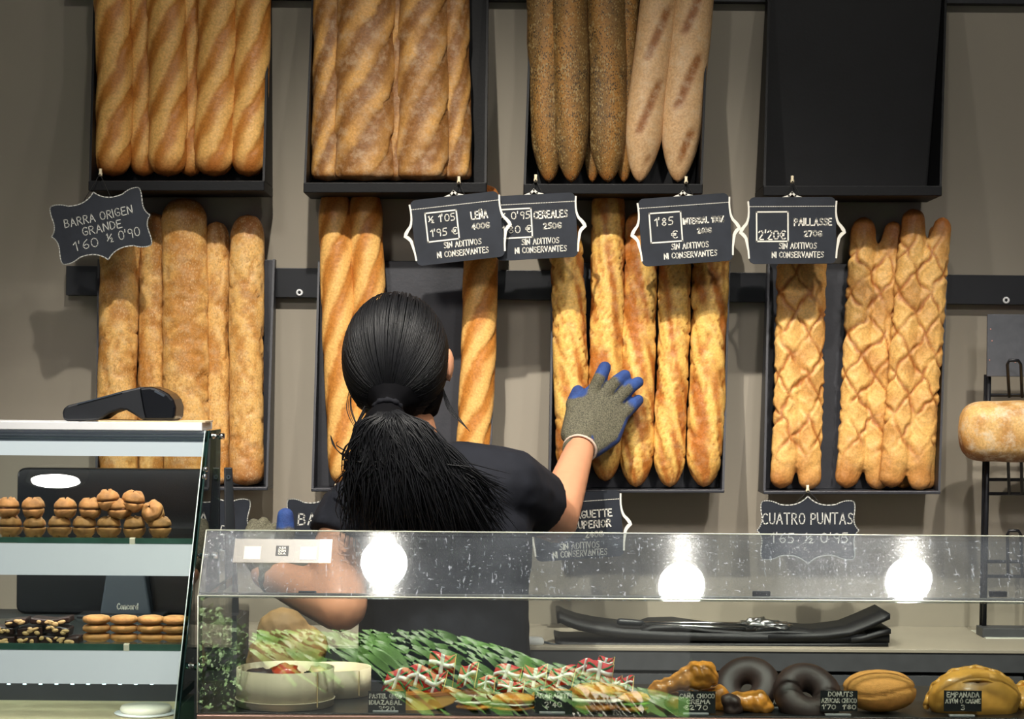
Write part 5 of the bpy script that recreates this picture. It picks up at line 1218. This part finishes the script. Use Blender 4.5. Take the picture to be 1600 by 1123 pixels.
# flat cookies
M_flat = plain('flat_cookie', (200, 146, 84), .75, var=.25, scale=60, bmp=.5, bscale=220)
rows = ('top', 'middle', 'bottom'); fc = None
for j, x in enumerate((151, 194, 236, 275)):
    for i, y in enumerate((971, 985, 998)):
        Yk = Y2 + .03; p = P(x, y, Yk); p.z = Z2 + .0062 + (2 - i) * .0122
        if fc is None:
            pr = [(.0005, -.0055), (.012, -.006), (.0185, -.003), (.0195, .0005), (.0175, .004), (.010, .0058), (.0005, .006)]
            mb = MB().lathe(pr, 26); mb.v = [q * (1 + .05 * noise.noise(q * 120)) for q in mb.v]; fc = o = mb.obj('round_cookie', M_flat, None, True)
        else: o = fc.copy(); COL.objects.link(o)
        o.location = p; o.rotation_euler = (0, 0, rn.uniform(0, 6))
        tag(o, 'flat round cookie, ' + rows[i] + ' of the ' + ORD[j] + ' stack from the left on the lower shelf', 'cookie', 'flat cookies on the lower shelf')
# chocolate nut slabs
M_nougat = plain('dark_nougat', (50, 32, 26), .35, var=.3, scale=60, coat=.2); M_nut = plain('almond', (212, 178, 122), .55, var=.2)
sl = [(12, 998, 30, 12, 0, 'lowest chocolate nut slab at the far left of the lower shelf'), (46, 998, 34, 13, 2, 'lowest chocolate nut slab, second from left'), (84, 998, 38, 13, -2, 'lowest chocolate nut slab, third from left, with big almonds'), (116, 999, 22, 11, 6, 'small chocolate nut slab beside the flat cookies'),
      (10, 984, 30, 12, -4, 'middle chocolate nut slab at the far left'), (50, 985, 40, 14, 5, 'wide dark middle chocolate nut slab'), (92, 983, 38, 14, -10, 'middle chocolate nut slab tilted towards the cookies'), (28, 971, 34, 10, 8, 'top chocolate nut slab, leaning on the left'), (70, 970, 40, 10, -6, 'top chocolate nut slab in the middle of the heap'), (98, 969, 28, 10, 12, 'top chocolate nut slab nearest the flat cookies')]
for x, y, w_, h_, rt, lb in sl:
    Yk = Y2 + .026; p = P(x, y, Yk); s = S(Yk); t = thing('nut_slab', lb, 'sweet', p, 'chocolate nut slabs on the lower shelf')
    me_ = MB(); hw, hh = w_ * s / 2, h_ * s / 2
    o = MB().box((p.x - hw, Yk - .014, p.z - hh), (p.x + hw, Yk + .02, p.z + hh)).obj('chocolate', M_nougat, t, bevel=.002)
    for k in range(max(3, int(w_ / 7))):
        nx = p.x + rn.uniform(-.82, .82) * hw; nz = p.z + rn.uniform(-.6, .6) * hh
        MB().ellipsoid((nx, Yk - .0145, nz), (rn.uniform(.003, .0065), .0022, rn.uniform(.0018, .003)), 10, 6, Matrix.Rotation(rn.uniform(-.6, .6), 3, 'Y')).obj('almond', M_nut, t, True)
    t.rotation_euler = (0, math.radians(-rt), 0)
# white cake on the deck
q = P(228, 1103, -.76); 
t = thing('white_cake', 'low white glazed cake on the bottom deck of the cookie case', 'cake', (q.x, -.76, ZD))
r = 47 * S(-.76); X = Matrix.Translation((q.x, -.76, 0))
MB().lathe([(.001, ZD), (r, ZD + .0005), (r * 1.04, ZD + .002), (r * .9, ZD + .003), (.001, ZD + .003)], 32, X).obj('plate', M_white, t, True)
MB().lathe([(.001, ZD + .003), (r * .82, ZD + .003), (r * .86, ZD + .008), (r * .80, ZD + .012), (.001, ZD + .0135)], 32, X).obj('icing', plain('white_icing', (246, 238, 220), .3, coat=.5), t, True)

# ------------------------------------------------------------------ plants on the pavement outside the door, seen mirrored in the front glass
M_leaf = plain('strap_leaf', (116, 168, 84), .4, var=.5, scale=6); M_leaf2 = plain('bush_leaf', (128, 160, 104), .45, var=.5, scale=14); M_flw = plain('white_bloom', (242, 240, 226), .6); M_pot = plain('planter_dark', (40, 42, 44), .7)
PYD = -6.0
def outside(px, py):                       # where the mirror image of that spot stands
    d = (CASE_Y - CAMY) + (CASE_Y - PYD); u, v = (px - CX) / F, -(py - CY) / F
    return Vector((d * (u * cr - v * sr), PYD, ZC + d * (u * sr + v * cr)))
def blade(mb, base, tip, w_, droop):
    mid_ = base.lerp(tip, .55) + Vector((0, 0, droop)); d = (tip - base).normalized(); n = Vector((-d.z, 0, d.x)); vs = []
    for i in range(6):
        f = i / 5; q = base * (1-f)**2 + mid_ * 2*f*(1-f) + tip * f*f; ww = w_ * math.sin(PI * min(.97, .18 + f * .8)) 
        vs += [q - n * ww, q + n * ww + Vector((0, .01, 0))]
    mb.add(vs, [(2*i, 2*i+2, 2*i+3, 2*i+1) for i in range(5)])
rp = random.Random(4)
def planter(label, x0, x1, top0, top1, kind):
    a, b = outside(x0, 1125), outside(x1, 1125); t = thing('planter', label, 'plant', ((a.x + b.x) / 2, PYD, 0), 'planters outside the door')
    MB().prism_x([(PYD - .16, 0), (PYD + .12, 0), (PYD + .14, a.z), (PYD - .18, a.z)], a.x, b.x).obj('trough', M_pot, t, bevel=.01)
    mb = MB(); fm = MB()
    if kind == 'strap':
        for i in range(int((x1 - x0) * .8)):
            f = rp.random(); x = lerp(x0, x1, f); yt = lerp(top0, top1, f); k = rp.random() ** 1.7; y = lerp(yt + 4, 1080 if x > 590 else 1015, k)
            tp_ = outside(x, y); ln = rp.uniform(45, 95); bs_ = outside(x + ln * .85 * rp.uniform(.8, 1.2), min(1122, y + ln * .62))
            dpt = lerp(-.12, .12, 1 - k) * -1; tp_.y += dpt + rp.uniform(-.02, .02); bs_.y += dpt
            blade(mb, bs_, tp_, rp.uniform(.008, .016), .02)
    else:
        for i in range(int((x1 - x0) * 11)):
            f = rp.random(); x = lerp(x0, x1, f); yt = lerp(top0, top1, f); q = outside(x, lerp(yt, 1120, rp.random())); q.y += rp.uniform(-.1, .12)
            d = Vector((rp.uniform(-1, 1), rp.uniform(-.3, .6), rp.uniform(-.6, 1))).normalized() * rp.uniform(.015, .03); blade(mb, q, q + d, rp.uniform(.005, .009), .004)
    o = mb.obj('leaves', M_leaf if kind == 'strap' else M_leaf2, t, True); o['kind'] = 'stuff'
    if kind == 'strap' and x1 > 800:
        for i in range(34):
            q = outside(rp.uniform(890, 990), rp.uniform(1062, 1108)); q.y += .13; blade(fm, q + Vector((.05, 0, -.05)), q, .011, .01)
        fm.obj('white_blooms', M_flw, t, True)['kind'] = 'stuff'
planter('small-leaved green bush in a trough outside the door', 312, 384, 938, 985, 'bush')
planter('strap-leaved green plants in a trough outside the door, left one', 388, 694, 985, 985, 'strap')
planter('strap-leaved plants with white blooms in a trough outside the door', 698, 1050, 988, 1092, 'strap')
